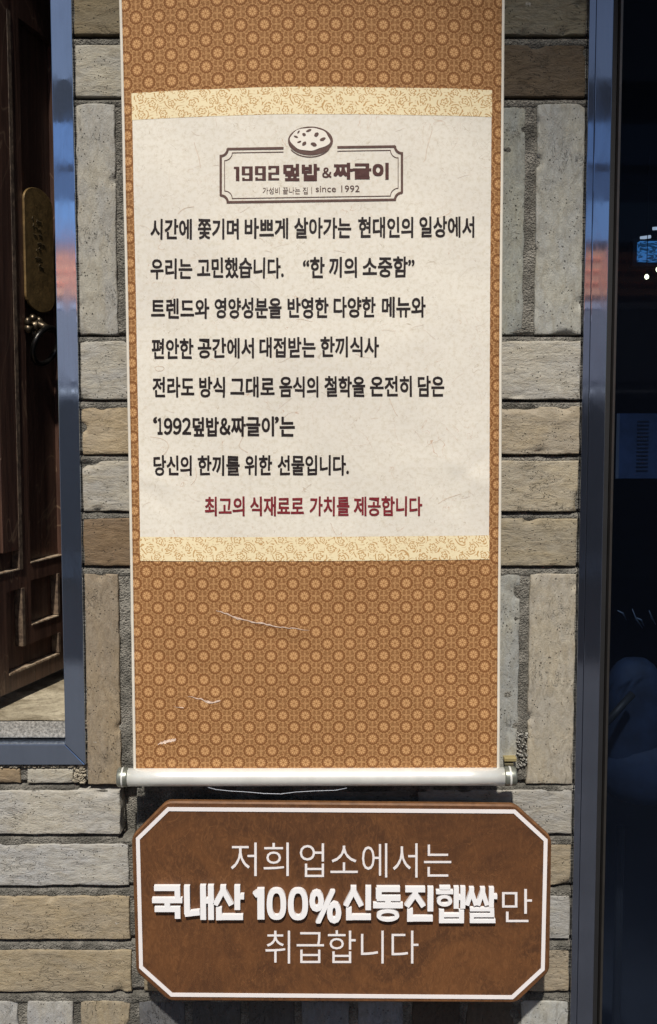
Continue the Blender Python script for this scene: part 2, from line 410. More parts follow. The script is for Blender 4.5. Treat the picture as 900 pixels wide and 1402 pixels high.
def place(mb, text, box, mapf, offset=0., brush=0., lift=0., dil=0., extrude=0., seed=0, sq=.7, grow=1.):
    """fit the glyphs of `text` to a pixel box (x0, x1, ytop, ybot) and map them with mapf(px, py)->(u,v)"""
    x0, x1, yt, yb = box
    V, Fc = glyphs(text, offset, .05 if extrude else 0.)
    a = mapf(x0, yt); b = mapf(x1, yt); c = mapf(x0, yb); d = mapf(x1, yb)
    H = abs(a[1]-c[1])
    shifts = [(0, 0)] + ([(dil, 0), (-dil, 0), (0, dil), (0, -dil), (dil*sq, dil*sq), (-dil*sq, dil*sq), (dil*sq, -dil*sq), (-dil*sq, -dil*sq)] if dil else [])
    if dil > .0008: shifts += [(x*.55, y*.55) for x, y in shifts[1:]]
    for k, (sx, sy) in enumerate(shifts):
        out = []
        for (s, t_, z) in V:
            u = (a[0]*(1-s)+b[0]*s)*t_ + (c[0]*(1-s)+d[0]*s)*(1-t_)
            v = (a[1]*(1-s)+b[1]*s)*t_ + (c[1]*(1-s)+d[1]*s)*(1-t_)
            if brush:
                q = Vector((u/H*2.4, v/H*2.4, seed*3.3)); q2 = q*3.1
                u += brush*H*(noise.noise(q)+.45*noise.noise(q2)) ; v += brush*H*(noise.noise(q+Vector((9, 4, 2)))+.45*noise.noise(q2+Vector((5, 5, 5))))
            out.append((u+sx, v+sy, lift + k*.000004 + (z*.5+.5)*extrude))
        mb.append((out, Fc))
def letter_obj(name, mb, mat, parent, mapw):
    m = MB()
    for out, Fc in mb: m.add([mapw(u, v, o) for u, v, o in out], Fc)
    return obj(name, m.v, m.f, mat, parent)

# ================================================================ SETTING
def ground():
    m = MB(); m.add([(-400, -400, 0), (400, -400, 0), (400, 400, 0), (-400, 400, 0)], [(0, 1, 2, 3)])
    t = NT('grey_asphalt'); p = t.pos()
    t.bump(t.noise(p, 90, 4), .004)
    tag(m.build('ground', t.fin(t.mix(t.noise(p, 3, 5), (.05, .052, .058, 1), (.08, .08, .084, 1)), .9)), kind='structure')
    m = MB(); m.box(-12, 12, -2.6, .0, .004, .11)
    o = m.build('pavement', simple('paving_stone', (.07, .07, .075), .8, 0, .4, .2, 4, .002))
    tag(o, kind='structure')
ground()

# ---------------------------------------------------------------- brick wall
X_L = at(100, 250).x; XLF = at(118, 1000).x       # wall edges next to the two steel frames
XR = at(800, 300).x
ZDOOR = at(45, 1047).z                           # underside of the door frame
wall = empty('brick_wall', (0, 0, 0))
tag(wall, 'weathered grey and tan brick wall with recessed dark mortar behind the hanging scroll', 'brick wall')

def grid_axis(L):
    fine = [0, .0004, .0011, .0020]
    n = max(1, round((L-2*.002)/.004))
    mid = [.002 + (L-.004)*i/n for i in range(1, n)]
    return fine + mid + [L-f for f in reversed(fine)]
def brick(x0, x1, z0, z1, col, vert=False, dy=0., chip=.35, vis=True, parent=None):
    w_, h_ = x1-x0, z1-z0; cx, cz = (x0+x1)/2, (z0+z1)/2; sd = random.random()*50
    if vis: gx, gz = grid_axis(w_), grid_axis(h_)
    else:
        gx = [0, .003, w_/2, w_-.003, w_]; gz = [0, .003, h_/2, h_-.003, h_]
    V = []; nx, nz = len(gx), len(gz)
    for z in gz:
        for x in gx:
            d = min(x, w_-x, z, h_-z); r = .0020
            p = Vector(((x+cx)*1., sd, z+cz))
            y = 0.
            if d < r: y += r - math.sqrt(max(0, r*r-(r-d)**2))
            px, pz = x, z
            if vis:
                y += .0011*noise.noise(p*22) + .0007*noise.noise(p*65)
                ch = noise.noise(p*38 + Vector((0, 7, 0))); fall = max(0, 1-d/.009)
                if ch > chip: y += (ch-chip)*.03*fall
                j = max(0, 1-d/.006)
                px += .0016*j*noise.noise(p*45); pz += .0013*j*noise.noise(p*45+Vector((3, 3, 3)))
                corner = max(0, 1-math.hypot(min(x, w_-x), min(z, h_-z))/.012)
                y += .004*corner*max(0, noise.noise(Vector((round(x/w_)*5, sd, round(z/h_)*5)))+.3)
            V.append((px-w_/2, y, pz-h_/2))
    Fc = [(j*nx+i, j*nx+i+1, (j+1)*nx+i+1, (j+1)*nx+i) for j in range(nz-1) for i in range(nx-1)]
    per = list(range(nx)) + [j*nx+nx-1 for j in range(1, nz)] + [(nz-1)*nx+i for i in range(nx-2, -1, -1)] + [j*nx for j in range(nz-2, 0, -1)]
    b = len(V)
    for k in per: V.append((V[k][0], .035, V[k][2]))
    n = len(per)
    Fc += [(per[(k+1) % n], per[k], b+k, b+(k+1) % n) for k in range(n)]
    o = obj('brick', V, Fc, M_BV if vert else M_BH, parent or wall, True, (cx, dy, cz))
    g_ = sum(col)/3; c = lin(tuple(v*.60+g_*.40 for v in col)); jit = 1 + random.uniform(-.04, .04)
    o.color = (c[0]*jit, c[1]*jit, c[2]*jit, 1)
    return o
def pbrick(px0, px1, py0, py1, col, **k):
    cy = (py0+py1)/2; cx = (px0+px1)/2
    return brick(at(px0, cy).x, at(px1, cy).x, at(cx, py1).z, at(cx, py0).z, col, **k)

def left(py): return X_L
EDGE = .0015
ZR = lambda py: at(450, py).z
# left column, beside the doorway frame  (name = photo rows)
gx = at
LX = XLF + EDGE
RXE = XR
def row(py0, py1, cells, vert=False, chip=.35):
    for (a, b, col, dy, vis) in cells:
        z0, z1 = ZR(py1), ZR(py0)
        cy = (py0+py1)/2
        x0 = LX if a == 'L' else at(a, cy).x
        x1 = RXE-EDGE if b == 'R' else at(b, cy).x
        brick(x0, x1, z0, z1, col, vert=vert, dy=dy, chip=chip, vis=vis)
G = (158, 155, 146); T = (160, 142, 110)
def mid(a, b, n, col=G):
    out = []; L = (b-a)/n
    for i in range(n): out.append((a+i*L+5, a+(i+1)*L-5, col, random.uniform(-.001, .002), False))
    return out
row(-30, 47, [('L', 250, (128, 112, 80), 0, True)] + mid(255, 575, 2) + [(580, 'R', (126, 117, 92), .001, True)])
row(60, 132, [('L', 250, (158, 153, 138), .001, True)] + mid(255, 575, 2) + [(580, 'R', (98, 80, 58), .002, True)])
row(142, 458, [('L', 159, (160, 157, 147), 0, True), (173, 230, G, .001, False)] + mid(240, 640, 6) + [(652, 719, (142, 146, 138), .003, True), (734, 'R', (156, 157, 150), 0, True)], vert=True, chip=.3)
row(467, 547, [('L', 256, (168, 164, 153), .001, True)] + mid(262, 570, 2) + [(580, 'R', (170, 165, 152), -.001, True)])
row(557, 622, [('L', 256, (172, 150, 114), .002, True)] + mid(262, 590, 2, T) + [(600, 'R', (166, 150, 122), -.003, True)], chip=.2)
row(631, 700, [('L', 256, (166, 160, 146), .001, True)] + mid(262, 590, 2) + [(600, 'R', (170, 156, 128), -.003, True)], chip=.25)
row(710, 775, [('L', 256, (132, 103, 70), 0, True)] + mid(262, 590, 2, T) + [(600, 'R', (156, 142, 114), -.001, True)])
row(786, 1074, [('L', 164, (152, 132, 104), -.001, True), (180, 240, G, .001, True)] + mid(245, 640, 6) + [(650, 711, (152, 154, 148), .003, True), (724, 'R', (166, 156, 136), 0, True)], vert=True)
# under the door frame: half-height course
XW = -1.25
row(1053, 1073, [(-120, -50, G, 0, True), (-42, 27, (158, 130, 92), .001, True), (37, 101, (168, 162, 146), .001, True)])
row(1082, 1142, [(-130, -20, G, 0, True), (-8, 165, (174, 170, 160), -.001, True), (186, 420, (120, 120, 115), .006, True), (428, 560, (120, 120, 115), .004, True), (568, 'R', (160, 157, 150), 0, True)])  # grey bricks under the rod: its shadow put into their darker colour
row(1156, 1213, [(-100, -30, T, 0, True), (-20, 176, (170, 169, 165), 0, True)] + mid(188, 660, 3) + [(668, 'R', (156, 140, 112), .001, True)])
row(1227, 1286, [(-150, -60, G, 0, True), (-50, 178, (166, 147, 114), -.001, True)] + mid(190, 690, 3) + [(700, 'R', (162, 160, 154), .001, True)])
row(1301, 1358, [(-110, -20, G, 0, True), (-12, 180, (160, 142, 110), 0, True)] + mid(192, 640, 3, T) + [(650, 'R', (154, 138, 112), .001, True)])
row(1371, 1660, [(-110, -48, T, 0, True), (-38, 27, (162, 161, 156), 0, True), (40, 103, (158, 158, 156), 0, True), (113, 180, (160, 143, 112), 0, True), (192, 255, (96, 98, 104), .002, True),
     (265, 330, (84, 84, 84), .001, True), (342, 404, (84, 82, 80), .002, True), (414, 478, (112, 118, 128), 0, True), (490, 552, (128, 134, 146), .002, True), (564, 628, (84, 70, 58), 0, True), (638, 702, (92, 80, 66), .001, True), (712, 'R', (158, 160, 156), .001, True)], vert=True)  # bricks below the sign: its shadow put into their darker colours
# bricks just outside the picture, above and below
for k in range(6):
    row(-120-k*80, -46-k*80, [('L', 250, random.choice((G, T)), 0, False)] + mid(255, 575, 2) + [(580, 'R', random.choice((G, T)), 0, False)])
for k in range(6):
    row(1672+k*76, 1738+k*76, [(-130, -20, T, 0, False), (-8, 165, G, 0, False)] + mid(175, 560, 2) + [(568, 'R', random.choice((G, T)), 0, False)])

JOINTS = [(ZR(a), ZR(b)) for a, b in ((47, 60), (132, 142), (458, 467), (547, 557), (622, 631), (700, 710), (775, 786), (1073, 1082), (1142, 1156), (1213, 1227), (1286, 1301), (1358, 1371))]
HOLE = (at(164, 1110).x, at(188, 1110).x, ZR(1150), ZR(1076)); HOLE2 = (at(110, 1077).x, at(188, 1077).x, ZR(1082), ZR(1072.5))
def mortar_sheet(x0, x1, z0, z1, st=.006, sz=.0022):
    nx = max(1, round((x1-x0)/st)); nz = max(1, round((z1-z0)/sz)); V = []
    for j in range(nz+1):
        z = z0+(z1-z0)*j/nz; base = .0045
        for a, b in JOINTS:
            if b-.002 < z < a+.002:
                f = (a-z)/(a-b); base = .0115 if f < .22 else (.0018 + .0097*max(0, 1-(f-.22)/.18))
        for i in range(nx+1):
            x = x0+(x1-x0)*i/nx; p = Vector((x, 0, z))
            y = base + .0020*noise.noise(p*26) + .0011*noise.noise(p*90)
            for h in (HOLE, HOLE2):
                if h[0] < x < h[1] and h[2] < z < h[3]: y = .032
            V.append((x, y, z))
    Fc = [(j*(nx+1)+i, j*(nx+1)+i+1, (j+1)*(nx+1)+i+1, (j+1)*(nx+1)+i) for j in range(nz) for i in range(nx)]
    return V, Fc
mm = MB(); ztop = ZR(-600); zbot = .11
mm.add(*mortar_sheet(XLF-.002, XR, ZDOOR, ztop)); mm.add(*mortar_sheet(-1.3, XR, ZR(1680), ZDOOR-.001)); mm.add(*mortar_sheet(-1.3, XR, zbot, ZR(1680), .03, .03))
mo = obj('mortar', mm.v, mm.f, M_MORTAR, wall, True)
# solid core of the wall behind the mortar
mc = MB(); mc.box(XLF-.001, XR-.001, .036, .26, ZDOOR, ztop); mc.box(-1.3, XR-.001, .036, .26, zbot, ZDOOR-.002)
mc.build('wall_core', M_MORTAR, wall)
# pale cement smear squeezed out under and beside the door frame
sm = MB(); random.seed(3)
def blob(m, c, rx, ry, rz, sd):
    V = []; n, k = 10, 6
    for j in range(k+1):
        ph = math.pi*j/k
        for i in range(n):
            th = 2*math.pi*i/n; q = Vector((math.cos(th)*math.sin(ph), math.sin(th)*math.sin(ph), math.cos(ph)))
            s_ = 1+.35*noise.noise(q*1.8+Vector((sd, 0, 0)))
            V.append((c[0]+q.x*rx*s_, c[1]+q.y*ry*s_, c[2]+q.z*rz*s_))
    m.add(V, [(j*n+i, j*n+(i+1) % n, (j+1)*n+(i+1) % n, (j+1)*n+i) for j in range(k) for i in range(n)])
def crumbs(m, n, px, py, size, sd):
    random.seed(sd)
    for i in range(n):
        x, y = random.uniform(*px), random.uniform(*py); k = random.uniform(.4, 1.2)*size
        blob(m, at(x, y, .004), k*random.uniform(.8, 2.2), .004+k*.6, k*random.uniform(.6, 1.5), i+sd)
crumbs(sm, 130, (-20, 116), (1047, 1050), .0014, 1); crumbs(sm, 60, (115, 119), (985, 1046), .0012, 2); crumbs(sm, 110, (102, 117), (1051, 1072), .0014, 3)
sm.build('cement_smear', simple('pale_cement', lin((176, 166, 146)), .95, 0, .2, .3, 160, .003, 400), wall, True)
sm = MB(); crumbs(sm, 70, (708, 722), (1000, 1052), .0011, 4)
sm.build('cement_smear', simple('whitish_cement', lin((160, 157, 148)), .95, 0, .2, .35, 160, .003, 400), wall, True)

# ---------------------------------------------------------------- steel doorway frame (left)
fr = empty('door_frame', (at(95, 1040).x, 0, ZDOOR))
tag(fr, 'blue brushed steel doorway frame around the dark wooden door', 'door frame')
fx0, fx1 = at(69.5, 60).x, XLF-.0005
fx0 = (at(69.5, 60).x + at(91, 970).x)/2
zr0, zr1 = ZDOOR+.001, at(45, 1018).z
yF = -.004
def prism(pts, y0, y1):     # polygon in x-z, extruded in y
    n = len(pts)
    return [(p[0], y0, p[1]) for p in pts] + [(p[0], y1, p[1]) for p in pts], [tuple(range(n)), tuple(range(2*n-1, n-1, -1))] + [(i, (i+1) % n, (i+1) % n+n, i+n) for i in range(n)]
zt = 2.45
m = MB(); m.add(*prism([(fx1, zr0), (fx1, zt), (fx0, zt), (fx0, zr1)], yF, .2)); m.build('jamb', M_STEEL, fr, bevel=.0009)
m = MB(); m.add(*prism([(-1.3, zr0), (fx1-.0006, zr0), (fx0-.0006, zr1), (-1.3, zr1)], yF, .06)); m.build('bottom_rail', M_STEEL, fr, bevel=.0009)
m = MB(); m.box(-1.3, -1.24, yF, .2, zr1+.001, zt); m.build('jamb', M_STEEL, fr, bevel=.0009)
m = MB(); m.box(-1.3, fx1, yF, .2, zt+.001, zt+.06); m.build('top_rail', M_STEEL, fr, bevel=.0009)

# stone step inside the doorway
st = empty('stone_step', (at(45, 1010).x, .01, zr1))
tag(st, 'pale worn stone step on the threshold below the dark wooden door', 'step')
YS = .016
zs = at(45, 986, YS).z
m = MB(); m.box(-1.23, fx0-.004, YS, .045, zr1+.003, zs-.0012); m.build('front_edge', M_GRAN, st, bevel=.002)
def top_slab():
    V = []; nx, ny = 60, 40
    for j in range(ny+1):
        for i in range(nx+1):
            x = -1.22+(fx0-.003+1.22)*i/nx; y = YS-.001+(1.15)*(j/ny)**1.6
            V.append((x, y, zs + .0012*noise.noise(Vector((x*20, y*20, 0)))))
    return V, [(j*(nx+1)+i, j*(nx+1)+i+1, (j+1)*(nx+1)+i+1, (j+1)*(nx+1)+i) for j in range(ny) for i in range(nx)]
V, Fc = top_slab(); obj('tread', V, Fc, M_STONE, st, True)
# dark porch behind the door
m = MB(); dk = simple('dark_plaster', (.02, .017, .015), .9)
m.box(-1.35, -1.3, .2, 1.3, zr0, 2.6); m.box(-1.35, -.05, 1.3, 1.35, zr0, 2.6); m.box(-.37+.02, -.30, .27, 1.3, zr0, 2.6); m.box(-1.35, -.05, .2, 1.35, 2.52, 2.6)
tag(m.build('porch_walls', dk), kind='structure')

# ---------------------------------------------------------------- wooden door, swung open into the porch
PHI = R(76); DD = Vector((math.cos(PHI), math.sin(PHI), 0)); DN = Vector((math.sin(PHI), -math.cos(PHI), 0))
Q = atz(89, 930, zs)
door = empty('wooden_door', (Q.x, Q.y, zs))
tag(door, 'dark brown panelled wooden door standing open with a brass plate and ring knocker', 'door')
def dp(px, py):
    d = ray(px, py); t_ = (Q-CAM).dot(DN)/d.dot(DN); p = CAM + d*t_
    return (p-Q).dot(DD), p.z
def dw(s, z, o=0.): 
    p = Q + DD*s + DN*o; return Vector((p.x, p.y, z))
DM = Matrix(((DD.x, DN.x, 0, Q.x), (DD.y, DN.y, 0, Q.y), (0, 0, 1, 0), (0, 0, 0, 1)))
def dbox(m, s0, s1, z0, z1, o0, o1): return m.box(s0, s1, o0, o1, z0, z1, DM)
zdb = dp(45, 934)[1]
S_A = dp(0, 700)[0]; 
sN, sE = -.225, .30     # near and far ends of the leaf
xs = lambda px, py=850: dp(px, py)[0]
zz = lambda px, py: dp(px, py)[1]
lp0, lp1 = xs(-16, 780), xs(29, 780)           # upper left panel
rp0, rp1 = xs(42, 766), xs(88, 766)            # upper right panel
zl = zz(20, 782); zr_ = zz(65, 766); zt1 = zz(40, 35)
b0, b1 = xs(43, 830), xs(80, 830)              # small square panel
bz0, bz1 = zz(60, 850), zz(60, 790)
a0, a1 = xs(10, 830), xs(31, 830)              # tall slot
az1 = zz(20, 808); c1 = xs(81, 890); cz1 = zz(55, 876); cz0 = zz(45, 911)
BK = -.012                                      # recess behind the face (o is distance towards us)
m = MB(); dbox(m, sN, sE, zdb, 2.4, -.045, BK); m.build('door_panel', M_WOOD, door)
m = MB()                                        # face frame, pieces butt end to end
ff = (BK+.0005, 0)
dbox(m, sN, min(lp0, a0)-.0, zdb, 2.4, *ff)
def fill(s0, s1, z0, z1):
    if s1 > s0 and z1 > z0: dbox(m, s0, s1, z0, z1, *ff)
base = min(lp0, a0)
fill(base, lp0, zl, 2.4)
fill(base, a0, zdb, zl)
fill(lp1, rp0, zl, 2.4); fill(rp1, sE, zdb, 2.4)
fill(lp0, lp1, zt1, 2.4); fill(rp0, rp1, zt1, 2.4)
fill(a0, rp1, zdb, cz0)
fill(rp0, rp1, bz1, zr_); fill(lp1, rp0, bz1, zl)
fill(a0, lp1, az1, zl)
fill(a1, b0, cz1, bz1); fill(b0, c1, cz1, bz0); fill(b1, rp1, bz0, bz1); fill(lp1, b0, bz1-.0001, bz1); fill(c1, rp1, cz0, bz0)
fill(a1, lp1+.0, bz1, az1) if az1 > bz1 else None
m.build('face_frame', M_WOOD, door, bevel=.0008)
# worn moulding strips, sun highlight painted paler along lower and right-hand edges
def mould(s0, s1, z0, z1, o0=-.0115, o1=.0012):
    m = MB(); dbox(m, s0, s1, z0, z1, o0, o1); m.build('moulding', M_WORND_LIT if (z1-z0) > .02 else M_WORN_LIT, door, bevel=.0006)
e = .0024
mould(lp0, lp1-.007, zl, zl+e); mould(lp1-.006, lp1+.004, zl, zt1, -.0115, .0015)
mould(rp0, rp1, zr_, zr_+e)
mould(b0, b1, bz0-.001, bz0+e-.001); mould(b1-.003, b1+.004, bz0+e, bz1, -.0115, .0014)
mould(a1-.003, a1+.005, cz1, az1, -.0115, .0016)
mould(a0+.001, c1, cz0-.001, cz0+e); mould(c1-.003, c1+.004, cz0+e+.001, cz1, -.0115, .0014)
m = MB(); dbox(m, xs(-3, 500), xs(12.5, 60), zl+.03, 2.3, BK, .001); m.build('moulding', M_WOOD, door, bevel=.001)
# brass plate
p0, p1 = xs(32, 340), xs(71, 340); pz1, pz0 = zz(47, 257), zz(56, 428); rr = (p1-p0)/2; pc = (p0+p1)/2
out = []
rz = rr*.55
for k in range(17):
    a = math.pi*k/16; out.append((pc+rr*math.cos(a), pz1-rz+rz*math.sin(a)))
for k in range(17):
    a = math.pi+math.pi*k/16; out.append((pc+rr*math.cos(a), pz0+rz+rz*math.sin(a)))
n = len(out); m = MB()
m.add([dw(s, z, .0035) for s, z in out] + [dw(s, z, .0) for s, z in out], [tuple(range(n)), tuple(range(2*n-1, n-1, -1))] + [(i, (i+1) % n, (i+1) % n+n, i+n) for i in range(n)])
pl = m.build('name_plate', M_BRASS, door, bevel=.0006)
m = MB(); random.seed(12)
for k in range(7):                               # worn, unreadable column of brush strokes
    z = pz1 - .05 - k*.011
    for q_ in range(3):
        s_ = pc - .008 + random.uniform(-.014, .014); L = random.uniform(.006, .016); a = random.choice((0, 0, 1.4, .5, -.6))
        A = dw(s_, z+random.uniform(-.003, .003), .0039); B = A + DD*L*math.cos(a) + Vector((0, 0, L*.35*math.sin(a)))
        m.tube([A, B], .0004, 5)
m.build('engraving', M_ENGR, pl)
# ring knocker
kn = empty('ring_knocker', dw(*dp(42, 448)))
tag(kn, 'old bronze ring knocker hanging below the brass plate on the open door', 'door knocker')
kc = dp(43, 447); m = MB()
for k in range(7):
    a = 2*math.pi*k/7; c = dw(kc[0]+.021*math.cos(a), kc[1]+.012*math.sin(a), .006); blob(m, c, .0065, .0065, .0065, k)
blob(m, dw(kc[0], kc[1], .008), .012, .012, .010, 9)
m.build('rosette', M_BRONZE, kn, True)
rc = dp(45, 474); m = MB(); pts = []
RZ = .027; RS = .058
ctr = dw(rc[0], rc[1], .022)
ax = (DD*.45 + DN*.45)
for k in range(29):
    a = 2*math.pi*k/28
    pts.append(ctr + Vector((DD.x*.95, DD.y*.95, 0))*(RS*.62*math.sin(a)) + DN*(.010*math.cos(a)) + Vector((0, 0, RZ*math.cos(a))))
m.tube(pts, .0042, 10, False); m.build('ring', M_IRON, kn, True)
m = MB(); m.tube([dw(kc[0]+.01, kc[1]-.002, .004), dw(rc[0]-.01, rc[1]+RZ+.004, .02), dw(rc[0]+.004, rc[1]+RZ-.004, .032)], [.008, .007, .005], 10); m.build('hook', M_BRONZE, kn, True)

# ---------------------------------------------------------------- shop window frame and dark glass (right)
xr0 = XR + .0005; xr1 = at(829, 480).x
sf = empty('window_frame', (xr0, 0, .11))
tag(sf, 'dark blue steel window post between the brick wall and the black glass', 'window frame')
m = MB(); m.box(xr0, xr0+.009, -.0062, .2, .11, 2.45); m.build('flange', M_STEEL_D, sf, bevel=.0008)
m = MB(); m.box(xr0+.0092, xr1, -.007, .2, .11, 2.45); m.build('post', M_STEEL_D, sf, bevel=.0009)
m = MB(); m.box(xr1+.0005, xr1+.012, .016, .2, .11, 2.45); m.build('gasket', M_GASK, sf)
m = MB(); m.box(xr1+.0125, xr1+.016, .004, .2, .11, 2.45); m.build('glazing_bead', M_TRIMR, sf, bevel=.0006)
m = MB(); m.box(xr1+.001, 1.9, .002, .06, .11, .2); m.box(xr1+.001, 1.9, .002, .06, 2.38, 2.45); m.box(1.85, 1.9, .001, .06, .2, 2.38); m.build('rail', M_STEEL_D, sf)
def mat_glass():
    t = NT('dark_tinted_glass'); fr_ = t.n('Fresnel'); fr_.inputs[0].default_value = 1.5
    tr = t.n('BsdfTransparent'); tr.inputs[0].default_value = (.42, .48, .55, 1)
    gl = t.n('BsdfGlossy'); gl.inputs['Roughness'].default_value = .015; gl.inputs['Color'].default_value = (.8, .85, 1, 1)
    df = t.n('BsdfDiffuse'); p = t.pos(); z = t.xyz(p)[2]
    df.inputs[0].default_value = (.35, .5, .9, 1)
    a = t.n('MixShader'); t.put(a.inputs[0], t.m('MULTIPLY', fr_.outputs[0], .12)); t.put(a.inputs[1], tr.outputs[0]); t.put(a.inputs[2], gl.outputs[0])
    b = t.n('MixShader')
    dust_sheen = t.m('ADD', .004, t.m('MULTIPLY', t.rng(z, 1.35, .7, 0., .02), t.noise(p, 7, 3)))  # dust with a painted blue sky sheen, stronger towards the bottom
    t.put(b.inputs[0], dust_sheen); t.put(b.inputs[1], a.outputs[0]); t.put(b.inputs[2], df.outputs[0])
    t.t.links.new(b.outputs[0], t.out.inputs[0]); return t.mat
m = MB(); m.add([(xr1+.0165, .02, .2), (1.85, .02, .2), (1.85, .02, 2.38), (xr1+.0165, .02, 2.38)], [(0, 1, 2, 3)])
m.build('glass_pane', mat_glass(), sf)
# room behind
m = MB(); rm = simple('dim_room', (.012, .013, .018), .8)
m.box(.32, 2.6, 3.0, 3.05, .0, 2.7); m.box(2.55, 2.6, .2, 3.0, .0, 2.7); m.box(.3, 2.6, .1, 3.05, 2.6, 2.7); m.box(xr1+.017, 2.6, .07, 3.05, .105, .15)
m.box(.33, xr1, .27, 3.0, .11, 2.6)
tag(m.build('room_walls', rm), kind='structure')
M_BLUEC = simple('blue_fabric', (.035, .075, .22), .8, 0, .3, .3, 15)
def wob_cloth(x0, x1, y, z0, z1, amp=.015, fr=40):
    V = []; nx, nz = 40, 12
    for j in range(nz+1):
        for i in range(nx+1):
            x = x0+(x1-x0)*i/nx; V.append((x, y+amp*math.sin(x*fr)+.004*math.sin(x*fr*2.7), z0+(z1-z0)*j/nz))
    return V, [(j*(nx+1)+i, j*(nx+1)+i+1, (j+1)*(nx+1)+i+1, (j+1)*(nx+1)+i) for j in range(nz) for i in range(nx)]
bl = empty('notice_board', at(880, 610, .30))
tag(bl, 'blue printed board seen dimly behind the dark glass', 'board')
A_ = at(843, 655, .30); B_ = at(960, 566, .30)
m = MB(); m.box(A_.x, B_.x, .30, .31, A_.z, B_.z); m.build('panel', simple('board_blue', (.03, .06, .15), .5, 0, .5, .2, 30), bl)
m = MB()
for k in range(14):
    z = B_.z-.012-k*(B_.z-A_.z-.02)/14; m.box(at(872, 600, .30).x, at(888, 600, .30).x, .2985, .2998, z-.0018, z)
m.build('printed_lines', simple('dim_lines', (.01, .02, .05), .6), bl)
m = MB(); m.box(A_.x-.001, A_.x+.004, .297, .2995, A_.z, B_.z); m.build('frame', simple('pale_edge', (.1, .13, .2), .5), bl)
sg = empty('wall_screen', at(895, 345, .8))
tag(sg, 'small bright blue screen high behind the dark glass', 'screen')
A_ = at(876, 357, .8); B_ = at(985, 330, .8)
te = NT('blue_screen'); ps = te.pos(); sw = te.rng(te.noise(te.scale(ps, (1, 1, 3)), 30, 2, .5, 2), .45, .52)
te.fin((.02, .05, .1), .3); te.put(te.b.inputs['Emission Color'], te.mix(sw, (.01, .05, .12, 1), (.06, .25, .6, 1))); te.b.inputs['Emission Strength'].default_value = 1.0
m = MB(); m.box(A_.x, B_.x, .80, .82, A_.z, B_.z); m.build('display', te.mat, sg)
m = MB(); m.box(A_.x-.008, B_.x+.008, .822, .85, A_.z-.008, B_.z+.008); m.build('casing', M_GASK, sg)
te = NT('lamp_tube'); te.fin((.5, .5, .5), .5); te.put(te.b.inputs['Emission Color'], (.75, .85, 1, 1)); te.b.inputs['Emission Strength'].default_value = .9
for (a, b, c, lb) in ((877, 891, 326, 'short white strip light just above the blue screen'), (894, 930, 313, 'longer white strip light highest behind the dark glass')):
    P0 = at(a, c, .9); P1 = at(b, c-2, .9); m = MB(); m.tube([P0, P1], .0035, 8)
    tag(m.build('strip_light', te.mat), lb, 'strip light')
te = NT('warm_bulb'); te.fin((.5, .5, .4), .5); te.put(te.b.inputs['Emission Color'], (1, .95, .6, 1)); te.b.inputs['Emission Strength'].default_value = 6
for (a, b, r_, lb) in ((885.5, 379, .0042, 'small warm light bulb hanging behind the dark glass below the blue screen'), (901, 369, .0042, 'warm light bulb cut by the right edge of the picture')):
    c = at(a, b, .7); t_ = empty('light_bulb', c); tag(t_, lb, 'light bulb')
    m = MB(); blob(m, c, r_, r_, r_*1.2, 1); m.build('globe', te.mat, t_, True)
    m = MB(); m.tube([c+Vector((0, 0, r_)), c+Vector((0, 0, .25))], .0008, 6); m.build('cord', M_GASK, t_)
# dim rounded form added behind the glass for a faint reflection
ch = empty('reflection_form', at(870, 1150, .22)); tag(ch, 'dark blue rounded form added low behind the glass for a reflection', 'reflection_form')
def dome(cx, cy, cz, rx, ry, rz, parent, name, mat):
    V = []; n, k = 24, 12
    for j in range(k+1):
        ph = math.pi*j/k
        for i in range(n):
            th = 2*math.pi*i/n; f = lambda v: math.copysign(abs(v)**.75, v)
            V.append((cx+rx*f(math.cos(th)*math.sin(ph)), cy+ry*f(math.sin(th)*math.sin(ph)), cz+rz*f(math.cos(ph))))
    m = MB().add(V, [(j*n+i, j*n+(i+1) % n, (j+1)*n+(i+1) % n, (j+1)*n+i) for j in range(k) for i in range(n)]); return m.build(name, mat, parent, True)
M_NAVY = simple('navy_form', (.012, .022, .05), .75, 0, .3, .4, 18)
c = at(868, 990, .25); dome(c.x, .25, c.z, .05, .04, .11, ch, 'form_top', M_NAVY)
c = at(905, 1060, .22); dome(c.x, .26, c.z, .09, .06, .06, ch, 'form_base', M_NAVY)
m = MB(); m.tube([at(866, 950, .18), at(830, 990, .16)], .006, 8); m.build('form_bar', M_GASK, ch, True)
for a in (850, 930):
    P_ = at(a, 1130, .40); m = MB(); m.tube([P_, (P_.x, .40, .15)], .008, 8); m.build('form_leg', M_GASK, ch)
# thin pale streaks added behind the glass for faint reflections
gr = empty('reflection_streaks', at(875, 880, .12)); tag(gr, 'few thin pale curved streaks added behind the dark glass for reflections', 'reflection')
for pts in (((846, 836), (853, 840), (858, 849)), ((866, 834), (871, 848), (880, 860)), ((872, 846), (878, 849), (882, 857)), ((889, 836), (892, 845), (898, 855))):
    P_ = [at(a, b, .10+.02*i) for i, (a, b) in enumerate(pts)]; m = MB(); m.tube(P_, [.0006, .0014, .0005], 6); m.build('streak', simple('pale_streak', (.2, .26, .36), .6), gr, True)

